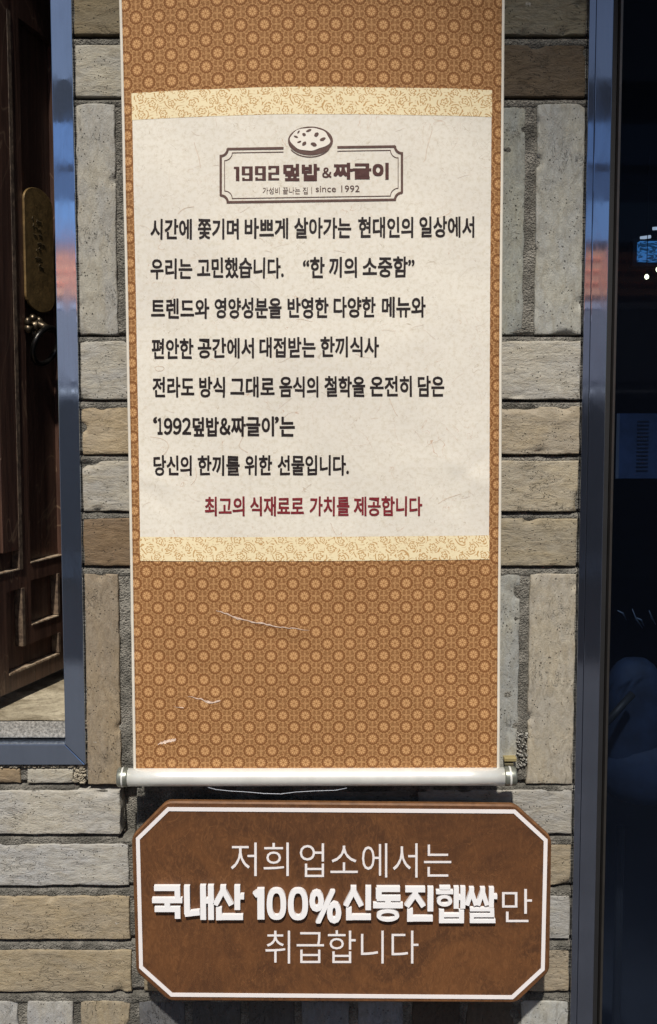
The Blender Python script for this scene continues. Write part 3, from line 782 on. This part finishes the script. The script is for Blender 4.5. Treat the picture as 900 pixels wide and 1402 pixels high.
# ---------------------------------------------------------------- street side opposite (seen only as reflections)
def opp():
    b = empty('opposite_shop', (0, -9.5, 0)); tag(b, 'low grey shop across the street with blue and pink glow bands added for reflections', 'shop')
    m = MB(); m.box(-9, 9, -14, -9.5, 0, 5.2); m.build('wall', simple('grey_render', (.42, .43, .48), .8), b)
    def band(z0, z1, col, nm, y=-9.45, **k): 
        m = MB(); m.box(-9, 9, -9.499, y, z0, z1); m.build(nm, simple(nm+'_paint', col, .5, 0, .5, .1, **k), b)  # emission of the bands is added to brighten reflections in the steel frames
    band(4.35, 4.75, (.25, .4, .7), 'blue_glow_band', Emission_Color=(.16, .28, .5, 1), Emission_Strength=1.0); band(3.95, 4.25, (.2, .3, .5), 'blue_glow_band', Emission_Color=(.12, .2, .36, 1), Emission_Strength=.8); band(3.56, 3.95, (.25, .4, .7), 'blue_glow_band', Emission_Color=(.24, .42, .70, 1), Emission_Strength=1.1)
    for k in range(4): band(3.0+k*.125, 3.06+k*.125, (.95, .45, .35), 'pink_glow_band', -9.40, Emission_Color=(.95, .46, .28, 1), Emission_Strength=1.1)
    band(2.86, 2.92, (.9, .9, .88), 'pale_glow_band', Emission_Color=(.8, .78, .9, 1), Emission_Strength=.6); band(2.1, 2.83, (.5, .5, .6), 'lilac_glow_band', Emission_Color=(.32, .32, .35, 1), Emission_Strength=.8); band(1.98, 2.01, (.9, .9, .9), 'pale_glow_band', Emission_Color=(1, 1, 1, 1), Emission_Strength=.7)
    band(.3, 1.9, (.12, .13, .17), 'shutter')
opp()
def shade_slab():  # unseen slab added to shade the upper right of the wall
    sun_up = -SUN; ze = 9.5
    def lift(px, py):
        p = at(px, py); return p + sun_up*((ze-p.z)/sun_up.z)
    A, B = lift(130, -190), lift(900, 210); d = (B-A); A2 = A - d*5; B2 = B + d*5
    m = MB(); m.add([(A2.x, A2.y, ze), (B2.x, B2.y, ze), (B2.x, .3, ze), (A2.x, .3, ze), (A2.x, A2.y, ze+.2), (B2.x, B2.y, ze+.2), (B2.x, .3, ze+.2), (A2.x, .3, ze+.2)], [(0, 3, 2, 1), (4, 5, 6, 7), (0, 1, 5, 4), (1, 2, 6, 5), (2, 3, 7, 6), (3, 0, 4, 7)])
    tag(m.build('unseen_sun_shade', simple('pale_concrete', (.3, .3, .3), .9)), 'wide unseen slab added high above to shade the upper wall', 'shade_slab')
shade_slab()

# ================================================================ HANGING SCROLL
scr = empty('hanging_scroll', s2w(0, ZB-S0.z))
tag(scr, 'long brown patterned hanging scroll with a cream paper panel of Korean lettering', 'scroll')
cu0, cu1 = suv(173.5, 450)[0], suv(687, 450)[0]
vb = suv(430, 1052)[1]; vt = suv(430, -330)[1]
TR = .0030
sheet('backing_cloth', cu0+TR, cu1-TR, vb-.006, vt, 0, M_BRO, scr, th=.0016)
sheet('edge_tape', cu0-.0005, cu0+TR, vb-.006, vt, .0004, M_TRIM, scr, th=.0018)
sheet('edge_tape', cu1-TR, cu1+.0005, vb-.006, vt, .0004, M_TRIM, scr, th=.0018)
pu0, pu1 = suv(187.2, 450)[0], suv(671, 450)[0]
v1a = suv(430, 119)[1]; v1b = suv(430, 156.5)[1]; v2a = suv(430, 735)[1]; v2b = suv(430, 768)[1]
sheet('paper_panel', pu0, pu1, v2a, v1b, .0004, M_PAPER, scr)
sheet('floral_band', pu0-.0005, pu1+.0005, v1b, v1a, .0006, M_BAND, scr)
sheet('floral_band', pu0-.0005, pu1+.0005, v2b, v2a, .0006, M_BAND, scr)
LIFT = .0009
LINES = [
 ('M', [('시간에', 206.6, 262.4), ('쫓기며', 271.4, 326.6), ('바쁘게', 335.6, 394.4), ('살아가는', 403.4, 480.7), ('현대인의', 490.9, 565.6), ('일상에서', 574.6, 649.3)], (300.5, 328, 296.5, 324.5)),
 ('M', [('우리는', 206.6, 263), ('고민했습니다.', 270.5, 388.4), ('“한', 415.4, 444.3), ('끼의', 451, 488.4), ('소중함”', 496.8, 567.8)], (354.5, 382, 350.5, 378.5)),
 ('M', [('트렌드와', 207.5, 286.4), ('영양성분을', 294.5, 385.4), ('반영한', 394.4, 449.6), ('다양한', 457.3, 514.3), ('메뉴와', 523.3, 582.7)], (409.5, 436.6, 405.5, 433.5)),
 ('M', [('편안한', 208.4, 264.5), ('공간에서', 271.4, 347.6), ('대접받는', 356, 431.8), ('한끼식사', 439.3, 518.6)], (464, 491, 459.5, 487)),
 ('M', [('전라도', 209.6, 266), ('방식', 273.5, 308), ('그대로', 316, 376), ('음식의', 383, 435.6), ('철학을', 444.9, 500), ('온전히', 507, 563.7), ('담은', 572.5, 608.2)], (516.5, 544, 514.5, 542.5)),
 ('M', [('당신의', 211, 262.4), ('한끼를', 271.4, 328.4), ('위한', 335.6, 372.5), ('선물입니다.', 380.6, 477.6)], (624, 651, 623, 650)),
 ('R', [('최고의', 281, 335), ('식재료로', 343, 416), ('가치를', 424.7, 478.5), ('제공합니다', 485, 577.8)], (680.5, 706.5, 679.5, 706)),
]
def slant(l, x):   # line top/bottom at pixel x, from left and right readings
    t_ = (x-207)/443; return l[0]*(1-t_)+l[2]*t_, l[1]*(1-t_)+l[3]*t_
for i, (k, words, yy) in enumerate(LINES):
    mb = []
    for j, (tx, a, b) in enumerate(words):
        if i == 1 and j == 2:                    # a wide gap splits this line in two
            letter_obj('text_line', mb, M_INK, scr, s2w); mb = []
        yt, yb = slant(yy, (a+b)/2)
        place(mb, tx, (a, b, yt, yb), suv, offset=.009, brush=.020, lift=LIFT, seed=i*11+j, dil=.0004)
    letter_obj('text_line', mb, M_RED if k == 'R' else M_INK, scr, s2w)
mb = []
def chars(mb, items, yt, yb, **k):
    for tx, a, b in items: place(mb, tx, (a, b, yt, yb), suv, **k)
kw = dict(offset=.008, brush=.013, lift=LIFT, dil=.00055)
place(mb, '‘', (210.5, 215, 571, 579), suv, **kw)
chars(mb, [('１', 216.5, 222.5), ('９', 225, 236), ('９', 237.5, 248.5), ('２', 250, 261.5)], 572.5, 594.5, **kw)
place(mb, '덮밥', (264.5, 299.5, 571.5, 597), suv, **kw)
place(mb, '＆', (301.5, 315.5, 572.5, 595), suv, **kw)
place(mb, '짜글이', (317, 375, 570.5, 597), suv, **kw)
place(mb, '’', (377, 381.5, 571, 579), suv, **kw); place(mb, '는', (383.5, 403.4, 571, 597), suv, **kw)
letter_obj('text_line', mb, M_INK, scr, s2w)

# logo: notched double frame, bowl, shop name
logo = obj('logo', [s2w(*suv(300, 200), .0008)]*3, [], M_LOGO, scr)
def poly_strip(path, wd, closed=False, lift=LIFT):
    """flat ribbon along a pixel path"""
    dn = []
    for (xa_, ya_), (xb_, yb_) in zip(path, path[1:]):
        k_ = max(1, int(math.hypot(xb_-xa_, yb_-ya_)/5)); dn += [(xa_+(xb_-xa_)*i/k_, ya_+(yb_-ya_)*i/k_) for i in range(k_)]
    path = dn + [path[-1]]
    P_ = [Vector(suv(*p)) for p in path]; V = []; Fc = []
    n = len(P_)
    for i in range(n):
        a = P_[(i-1) % n] if (closed or i > 0) else P_[i]; b = P_[(i+1) % n] if (closed or i < n-1) else P_[i]
        t1 = (P_[i]-a).normalized() if (P_[i]-a).length else (b-P_[i]).normalized(); t2 = (b-P_[i]).normalized() if (b-P_[i]).length else t1
        tn = (t1+t2).normalized(); nn = Vector((-tn.y, tn.x)); k = wd/2/max(.5, nn.dot(Vector((-t2.y, t2.x))))
        V += [P_[i]+nn*k, P_[i]-nn*k]
    for i in range(n if closed else n-1):
        j = (i+1) % n; Fc.append((2*i, 2*i+1, 2*j+1, 2*j))
    return [(v.x, v.y, lift) for v in V], Fc
def notch(cx, cy, r, a0, a1, n=6): return [(cx+r*math.cos(a0+(a1-a0)*i/n), cy+r*math.sin(a0+(a1-a0)*i/n)) for i in range(n+1)]
def lframe(x0, x1, yt, yb, r, gap, tilt):
    f = lambda pts: [(x, y - tilt*(x-x0)/(x1-x0)) for x, y in pts]
    right_ = f([(gap[1], yt), (x1-r, yt)] + notch(x1, yt, r, math.pi, math.pi/2)[0:] + [(x1, yb-r)] + notch(x1, yb, r, -math.pi/2, -math.pi) + [((x0+x1)/2, yb)])
    left_ = f([(gap[0], yt), (x0+r, yt)] + notch(x0, yt, r, 0, math.pi/2) + [(x0, yb-r)] + notch(x0, yb, r, -math.pi/2, 0) + [((x0+x1)/2, yb)])
    return right_, left_
for (args, wd, nm) in (((302.5, 550.5, 204.3, 277.2, 9.5, (388.5, 462), 3.8), .0030, 'logo_frame'), ((307.8, 545.3, 209.5, 272, 10.5, (388.5, 462), 3.8), .0009, 'logo_inner_line')):
    m = MB()
    for pth in lframe(*args):
        V, Fc = poly_strip(pth, wd); m.add([s2w(*v) for v in V], Fc)
    o = obj(nm, m.v, m.f, M_LOGO, logo)
def ell(cx, cy, rx, ry, n=40, a0=0, a1=2*math.pi, wob=0, sd=0):
    return [(cx+rx*(1+wob*noise.noise(Vector((math.cos(a0+(a1-a0)*i/n)*1.7, math.sin(a0+(a1-a0)*i/n)*1.7, sd))))*math.cos(a0+(a1-a0)*i/n), cy+ry*(1+wob*noise.noise(Vector((math.cos(a0+(a1-a0)*i/n)*1.7, math.sin(a0+(a1-a0)*i/n)*1.7, sd))))*math.sin(a0+(a1-a0)*i/n)) for i in range(n)]
def disc(pts, lift): return [s2w(*suv(*p), lift) for p in pts], [tuple(range(len(pts)))[::-1]]
m = MB(); m.add(*disc(ell(425.3, 193, 30.8, 19.6), LIFT)); obj('bowl_rim', m.v, m.f, M_LOGO, logo)
m = MB(); m.add(*disc(ell(424.6, 190.8, 27, 15.2, 60, wob=.12, sd=2), LIFT+.0002)); obj('bowl_food', m.v, m.f, M_PALE, logo)
m = MB(); random.seed(5)
for (x, y, a, b, r_) in ((405.5, 187.5, 3.2, 1.3, .4), (410, 194.5, 3, 1.2, -.3), (416.5, 184.5, 2.6, 2.2, .7), (416.8, 197, 3.6, 2.4, -.7), (423, 179, 4, 1.6, -.4), (433.5, 184.5, 3.8, 2.6, -.7), (430, 198, 4.2, 2.6, .4), (442, 191, 4.2, 2.2, -.4), (409, 181, 2.6, 1, -.9)):
    pts = [(x+math.cos(r_)*p[0]-math.sin(r_)*p[1], y+math.sin(r_)*p[0]+math.cos(r_)*p[1]) for p in ell(0, 0, a, b, 12, wob=.2, sd=x)]
    m.add(*disc(pts, LIFT+.0004))
obj('bowl_garnish', m.v, m.f, M_LOGO, logo)
m = MB(); V, Fc = poly_strip(ell(424.5, 194.5, 30, 20.5, 22, R(28), R(155)), .0011); m.add([s2w(*v) for v in V], Fc); obj('bowl_foot', m.v, m.f, M_LOGO, logo)
# square-cut title digits drawn as bars, Korean title heavy
def seg(mb, items, lift):
    for k, (x0, x1, y0, y1) in enumerate(items):
        P_ = [suv(x0, y1), suv(x1, y1), suv(x1, y0), suv(x0, y0)]
        mb.append(([(p[0], p[1], lift+k*.000004) for p in P_], [(0, 1, 2, 3)]))
mb = []; T0, B0 = 228, 247.5
def nine(x, s=0): return [(x, x+15, T0+s, T0+s+2.6), (x, x+4.6, T0+s, T0+s+11.8), (x+10, x+15, T0+s, B0+s), (x+1, x+15, T0+s+9.4, T0+s+11.8), (x+.5, x+15, B0+s-2.4, B0+s), (x+.5, x+4, B0+s-4.2, B0+s)]
it = [(320.5, 328, T0+.5, T0+3.2), (323.3, 328, T0+.5, B0+.3)] + nine(331.3, 0) + nine(349.3, -.3)
x = 367.6; it += [(x, x+15, T0-.7, T0+2), (x+10.2, x+15, T0-.7, T0+11), (x, x+15, T0+8.4, T0+11), (x, x+4.6, T0+8.4, B0-.7), (x, x+15, B0-3.3, B0-.7), (x, x+4, T0-.7, T0+4)]
seg(mb, it, LIFT)
kw = dict(offset=.009, lift=LIFT, dil=.00085, sq=1.)
place(mb, '덮밥', (389, 437, 225.5, 247), suv, **kw)
place(mb, '＆', (441.5, 454, 229.5, 243.5), suv, offset=.01, lift=LIFT, dil=.0002)
place(mb, '짜글이', (457.5, 531.5, 224, 245), suv, **kw)
letter_obj('logo_title', mb, M_LOGOT, logo, s2w)
mb = []
place(mb, '가성비 끝나는 집', (360, 421.5, 256.5, 266), suv, offset=.0, lift=LIFT)
seg(mb, [(426.6, 427.3, 256, 265.5)], LIFT)
place(mb, 'since 1992', (432.5, 492.5, 254, 263), suv, offset=.0, lift=LIFT)
letter_obj('logo_subtitle', mb, M_LOGO, logo, s2w)

# long fibres pressed into the paper (uncountable) and the scuffs on the cloth
m = MB(); random.seed(21)
def strip_(pts, wd, m, lift):
    V, Fc = poly_strip(pts, wd, lift=lift); 
    k = len(V)//2                                            # taper both ends
    for i in (0, 1): pass
    m.add([s2w(*v) for v in V], Fc)
FIB = [((592, 178), (588, 192), (584, 206), (583, 218), (580, 222)), ((266, 195), (269, 205), (273, 217), (275, 230)), ((533, 545), (537, 555), (541, 565), (545, 570)), ((453, 716), (457, 727), (461, 733)), ((600, 690), (608, 684), (622, 679), (632, 676)), ((206, 598), (222, 600), (232, 608), (229, 618), (222, 624)), ((334, 595), (330, 604), (326, 612), (340, 620)), ((212, 503), (218, 501), (226, 503), (223, 508), (214, 508), (212, 503)), ((262, 664), (270, 655), (268, 640)), ((244, 293), (252, 285), (266, 283))]
def smooth(p, it=3):
    for _ in range(it):
        q_ = [p[0]]
        for a, b in zip(p, p[1:]): q_ += [(a[0]*.75+b[0]*.25, a[1]*.75+b[1]*.25), (a[0]*.25+b[0]*.75, a[1]*.25+b[1]*.75)]
        p = q_ + [p[-1]]
    return p
for f in FIB: strip_(smooth(f, 2), .0008, m, .0006)
for k in range(80):
    x, y = random.uniform(200, 660), random.uniform(165, 725); a = random.uniform(0, 6.28); pts = [(x, y)]
    for q_ in range(random.randint(3, 7)):
        a += random.uniform(-.35, .35); x += 3.4*math.cos(a); y += 3.4*math.sin(a); pts.append((x, y))
    if all(190 < p[0] < 668 and 160 < p[1] < 730 for p in pts): strip_(pts, random.uniform(.0002, .0004), m, .0006)
o = obj('paper_fibres', m.v, m.f, M_FIBRE, scr); o['kind'] = 'stuff'
def scuff(path, wds):
    m = MB(); V = []; 
    for i, p in enumerate(path):
        u, v = suv(*p); w_ = wds[i]*.5*.001; V += [s2w(u, v+w_, .0005), s2w(u, v-w_, .0005)]
    m.add(V, [(2*i, 2*i+1, 2*i+3, 2*i+2) for i in range(len(path)-1)]); obj('scuff', m.v, m.f, M_SCUFF, scr)
def dense(path, wds, k=5):
    P_ = []; W_ = []
    for i in range(len(path)-1):
        for j in range(k):
            t_ = j/k; P_.append((path[i][0]*(1-t_)+path[i+1][0]*t_+random.uniform(-.5, .5), path[i][1]*(1-t_)+path[i+1][1]*t_+random.uniform(-.7, .7)))
            W_.append(max(.15, (wds[i]*(1-t_)+wds[i+1]*t_)*random.uniform(.5, 1.4)))
    P_.append(path[-1]); W_.append(wds[-1]); return P_, W_
scuff(*dense([(296, 835.5), (310, 840), (325, 846), (345, 851), (362, 854), (380, 858), (400, 860), (424, 863)], [.4, 1.6, 2.8, 1.6, 2.6, 1.4, 1.2, .2]))
scuff(*dense([(257, 953), (275, 957), (288, 962), (302, 959)], [.3, 1.5, 3.2, 1.2]))
scuff(*dense([(238, 967), (252, 969)], [.4, .8]))
scuff(*dense([(216, 1019), (222, 1017), (230, 1015), (241, 1012)], [.3, 3.4, 3.8, 3.0]))
scuff(*dense([(181, 908), (182, 911)], [.8, .4]))

# rod
za = at(430, 1063.5, -.045)
def rod():
    y = -.046; xa, xb = at(176, 1064, y), at(690, 1063, y); xl, xr_ = at(161.5, 1064, y), at(706.5, 1062.5, y)
    rd = .0122
    L = xb-xa; m = MB(); m.tube([xa+L*i/10 for i in range(11)], rd, 36); m.build('rod', M_ALU, scr, True)
    for (p, q_) in ((xl, xa), (xb, xr_)):
        m = MB(); d = (q_-p); e = .12; m.tube([p, p+d*.06, p+d*e, p+d*(1-e), q_-d*.06, q_], [.0112, .0126, .0130, .0130, .0127, .0122], 30)
        c = m.build('end_cap', M_CAP, scr, True)
        m = MB(); m.tube([p+d*.42, p+d*.47, p+d*.53, p+d*.58], [.0131, .0135, .0135, .0131], 30, False); m.build('groove_ring', M_ALU, c, True)
    # seam under the rod and a slack clear thread
    P_ = [at(x_, y_, -.052) for x_, y_ in ((285, 1078), (296, 1081), (315, 1083), (340, 1084.5), (362, 1086.5), (385, 1087), (405, 1084.5), (430, 1083), (460, 1082), (475, 1079))]
    m = MB(); m.tube(P_, .0005, 6); m.build('slack_thread', simple('clear_thread', (.34, .36, .4), .3), scr, True)
rod()
br = empty('wire_clip', at(698, 1040, -.01)); tag(br, 'small brass clip on the wall at the right end of the scroll rod', 'clip')
m = MB(); P0 = at(690, 1039, -.004); P1 = at(707, 1039, -.004); m.box(P0.x, P1.x, -.008, .004, P0.z-.0028, P0.z+.0028); m.build('upper_jaw', simple('clip_brass', lin((186, 170, 120)), .4, .5), br, bevel=.0008)
m = MB(); P0 = at(691, 1046, -.004); m.box(P0.x, P1.x-.004, -.007, .004, P0.z-.0018, P0.z+.0018); m.build('lower_jaw', simple('clip_brass_dull', lin((120, 112, 88)), .5, .5), br, bevel=.0006)

# ================================================================ OCTAGONAL SIGN
YF = -.055; TH = .009
def W2(px, py): p = at(px, py, YF); return (p.x, p.z)
outl = [(228, 1097.5), (706, 1102), (755.5, 1147), (752.5, 1331), (708, 1373.5), (231, 1371), (186.5, 1331), (180.5, 1145.5)]
sp = [W2(*p) for p in outl]
cx = sum(p[0] for p in sp)/8; cz = sum(p[1] for p in sp)/8
sign = empty('rice_notice_sign', (cx, -.02, cz))
tag(sign, 'brown octagonal wooden sign with white border and white Korean lettering, below the scroll', 'sign')
def inset(P_, d):
    n = len(P_); out = []
    c = Vector((cx, cz))
    for i in range(n):
        a, b, e_ = Vector(P_[i-1]), Vector(P_[i]), Vector(P_[(i+1) % n])
        t1 = (b-a).normalized(); t2 = (e_-b).normalized()
        n1 = Vector((t1.y, -t1.x)); n2 = Vector((t2.y, -t2.x))
        if n1.dot(c-b) < 0: n1, n2 = -n1, -n2
        bis = (n1+n2).normalized(); out.append(b + bis*(d/bis.dot(n1)))
    return [(v.x, v.y) for v in out]
def inset_ring(P0, P1, y):
    n = len(P0); V = [(p[0], y, p[1]) for p in P0] + [(p[0], y, p[1]) for p in P1]
    return V, [(i, (i+1) % n, (i+1) % n + n, i+n) for i in range(n)]
def rounded(P_, r, k=5):
    out = []; n = len(P_)
    for i in range(n):
        a, b, c_ = Vector(P_[i-1]), Vector(P_[i]), Vector(P_[(i+1) % n])
        p = b + (a-b).normalized()*r; q_ = b + (c_-b).normalized()*r
        for j in range(k+1):
            t_ = j/k; v = p*(1-t_)**2 + b*2*t_*(1-t_) + q_*t_**2; out.append((v.x, v.y))
    return out
o1 = rounded(sp, .008); o2 = rounded(inset(sp, .0022), .007); n = len(o1)
m = MB(); V = [(p[0], YF+TH, p[1]) for p in o1] + [(p[0], YF+.0022, p[1]) for p in o1] + [(p[0], YF, p[1]) for p in o2]
m.add(V, [tuple(range(n))] + [(i, (i+1) % n, (i+1) % n+n, i+n) for i in range(n)] + [(i+n, (i+1) % n+n, (i+1) % n+2*n, i+2*n) for i in range(n)])
m.build('edge', M_SIGNEDGE, sign)
m = MB(); m.add([(p[0], YF-.00015, p[1]) for p in o2], [tuple(range(n))]); m.build('face', M_SIGN, sign)
bo = [W2(*p) for p in ((229.5, 1105), (705.5, 1108.3), (749.8, 1149), (745.8, 1327.5), (702.5, 1367.5), (234.5, 1364), (191, 1325), (186.5, 1147))]
m = MB(); m.add(*inset_ring(bo, inset(bo, .0052), YF-.0012)); m.add(*inset_ring(inset(bo, -.0), bo, YF)); 
m = MB(); b2 = inset(bo, .0052); nb = 8
V = [(p[0], YF-.0012, p[1]) for p in bo] + [(p[0], YF-.0012, p[1]) for p in b2] + [(p[0], YF, p[1]) for p in bo] + [(p[0], YF, p[1]) for p in b2]
m.add(V, [(i, (i+1) % nb, (i+1) % nb+nb, i+nb) for i in range(nb)] + [(i, (i+1) % nb, (i+1) % nb+2*nb, i+2*nb) for i in range(nb)] + [(i+nb, (i+1) % nb+nb, (i+1) % nb+3*nb, i+3*nb) for i in range(nb)])
m.build('border_line', M_SWHITE, sign)
def W2w(u, v, o=0.): return Vector((u, YF-o, v))
def W2u(px, py): return W2(px, py)
mb = []; kw = dict(offset=-.007, lift=.0004, extrude=.0006)
place(mb, '저희', (316.4, 395.7, 1153.4, 1199), W2u, **kw); place(mb, '업소에서는', (410.7, 618, 1154.5, 1201), W2u, **kw)
letter_obj('thin_text', mb, M_SWHITE, sign, W2w)
mb = []; place(mb, '취급합니다', (363.7, 573, 1273.6, 1318.7), W2u, **kw); letter_obj('thin_text', mb, M_SWHITE, sign, W2w)
mb = []; place(mb, '만', (687.5, 728.4, 1217, 1262), W2u, **kw); letter_obj('thin_text', mb, M_SWHITE, sign, W2w)
EXT = .0062
def ln(x0, y0, x1, y1, wd, asp):
    """bar with square ends from centre line, unit box; asp = width/height of the box"""
    d = Vector(((x1-x0)*asp, y1-y0)); d.normalize(); n_ = Vector((-d.y, d.x))*wd/2
    return [((x0*asp+n_.x)/asp, y0+n_.y), ((x0*asp-n_.x)/asp, y0-n_.y), ((x1*asp-n_.x)/asp, y1-n_.y), ((x1*asp+n_.x)/asp, y1+n_.y)]
def seot(x0, x1, yt, yb): c = (x0+x1)/2; return [(c, yt, c, yt-.3*(yt-yb)), (c, yt-.22*(yt-yb), x0+.03, yb, 1.), (c, yt-.22*(yt-yb), x1-.03, yb, 1.)]
NIE = [(.17, .36, .17, .0), (.09, .08, .98, .08)]
SYL = {
 '국': [(.07, .92, .93, .92), (.84, .92, .84, .58), (0, .55, 1, .55), (.5, .5, .5, .3), (.08, .28, .93, .28), (.84, .28, .84, 0)],
 '내': [(.10, .98, .10, .16), (.02, .16, .54, .21), (.66, 1, .66, 0), (.93, 1, .93, 0), (.66, .55, .93, .55)],
 '산': seot(.02, .62, 1, .44) + [(.79, 1, .79, .3), (.79, .68, 1.02, .68)] + NIE,
 '신': seot(.02, .66, 1, .42) + [(.88, 1, .88, .3)] + NIE,
 '동': [(.12, .93, .9, .93), (.19, .93, .19, .66), (.12, .67, .92, .67), (.5, .66, .5, .47), (0, .46, 1, .46), ('o', .5, .17, .38, .17)],
 '진': [(.0, .93, .70, .93)] + seot(.02, .68, .90, .44) + [(.89, 1, .89, .3)] + NIE,
 '햅': [(.12, .97, .5, .97, .7), (.0, .85, .6, .85, .8), ('o', .3, .61, .27, .15), (.71, 1, .71, .40), (.94, 1, .94, .40), (.71, .7, .94, .7), (.2, .36, .2, 0), (.9, .36, .9, 0), (.2, .21, .9, .21, .7), (.12, .05, .98, .05, .8)],
 '쌀': seot(.0, .36, 1, .50) + seot(.36, .72, 1, .50) + [(.83, 1, .83, .44), (.83, .74, 1.02, .74), (.13, .38, .92, .38, .75), (.86, .38, .86, .2, .8), (.13, .215, .93, .215, .75), (.2, .215, .2, .05, .8), (.13, .05, .97, .05, .8)],
 '1': [(.62, 1, .62, 0, 1.15), (.62, .93, .12, .78, 1.0)],
 '0': [('o', .5, .5, .5, .5)],
}
def raised(ch, box):
    x0, x1, yt, yb = box; A = at(x0, yb, YF-EXT); B = at(x1, yt, YF-EXT); A = (A.x, A.z); B = (B.x, B.z); asp = (B[0]-A[0])/(B[1]-A[1]); wd = .155 if ch not in '10' else .185
    if ch in '햅쌀': wd = .128
    pieces = []; U = lambda p: (A[0]+(B[0]-A[0])*p[0], A[1]+(B[1]-A[1])*p[1])
    for k, st_ in enumerate(SYL[ch]):
        y0 = YF+.0001; y1 = YF-EXT-(k*.000006 if ch == '햅' else 0); m = pieces[0] if (ch == '햅' and pieces) else MB()
        if m not in pieces: pieces.append(m)
        if st_[0] == 'o':
            _, cx_, cy_, rx, ry = st_; n_ = 40; t_ = wd*(.95 if ch == '0' else .78); P_ = []
            pw = .8 if ch == '0' else 1.
            for (ax_, ay_) in ((rx, ry), (rx-t_/asp, ry-t_*(.8 if ch == '0' else .72))):
                P_.append([U((cx_+ax_*math.copysign(abs(math.cos(2*math.pi*i/n_))**pw, math.cos(2*math.pi*i/n_)), cy_+ay_*math.copysign(abs(math.sin(2*math.pi*i/n_))**pw, math.sin(2*math.pi*i/n_)))) for i in range(n_)])
            V = [(p[0], y, p[1]) for y in (y1, y0) for Q_ in P_ for p in Q_]
            m.add(V, [(i, (i+1) % n_, (i+1) % n_+n_, i+n_) for i in range(n_)] + [(i, (i+1) % n_, (i+1) % n_+2*n_, i+2*n_) for i in range(n_)] + [(i+n_, (i+1) % n_+n_, (i+1) % n_+3*n_, i+3*n_) for i in range(n_)])
        else:
            k_ = st_[4] if len(st_) > 4 else 1.
            a_, b_, c_, d_ = st_[:4]
            P_ = [U(p) for p in ln(a_, b_, c_, d_, wd*k_*(1.05 if abs(a_-c_) < .01 else .95), asp)]
            m.add(*prism(P_, y1, y0))
    obs = [q_.build('raised_letter', M_BOLD) for q_ in pieces]
    base_ = obs[0]
    for o_ in obs[1:]:
        md = base_.modifiers.new('u', 'BOOLEAN'); md.operation = 'UNION'; md.solver = 'EXACT'; md.object = o_
    if len(obs) > 1:
        bpy.context.view_layer.update()
        me = bpy.data.meshes.new_from_object(base_.evaluated_get(bpy.context.evaluated_depsgraph_get()))
        base_.modifiers.clear(); base_.data = me
        for o_ in obs[1:]: bpy.data.objects.remove(o_)
    base_.name = 'raised_letter'; base_.parent = sign; base_.matrix_parent_inverse = Matrix.Translation(-Vector(sign.location))
for ch, a, b, yt, yb in (('국', 208.7, 249.5, 1213, 1258), ('내', 252.5, 291.5, 1212.5, 1259.5), ('산', 293, 333.5, 1213, 1260), ('1', 346.5, 364, 1217, 1259), ('0', 365.5, 392, 1217, 1259.5), ('0', 394.5, 422, 1217, 1260),
     ('신', 471.5, 509, 1214, 1260), ('동', 511, 552, 1214.5, 1262), ('진', 555, 594, 1215, 1262), ('햅', 597, 636.5, 1214.5, 1264), ('쌀', 638, 680.5, 1215.5, 1264)):
    raised(ch, (a, b, yt, yb))
mb = []; place(mb, '％', (425.5, 466, 1218, 1260), W2u, offset=.011, lift=.0002, extrude=EXT-.0002, dil=.0016, sq=.7)
letter_obj('raised_letter', mb, M_BOLD, sign, W2w)
for a, b in ((240, 1150), (700, 1150), (240, 1320), (700, 1320)):
    p = at(a, b, YF); m = MB(); m.tube([(p.x, YF+TH+.0005, p.z), (p.x, .004, p.z)], .006, 12); m.build('spacer', M_GASK, sign)
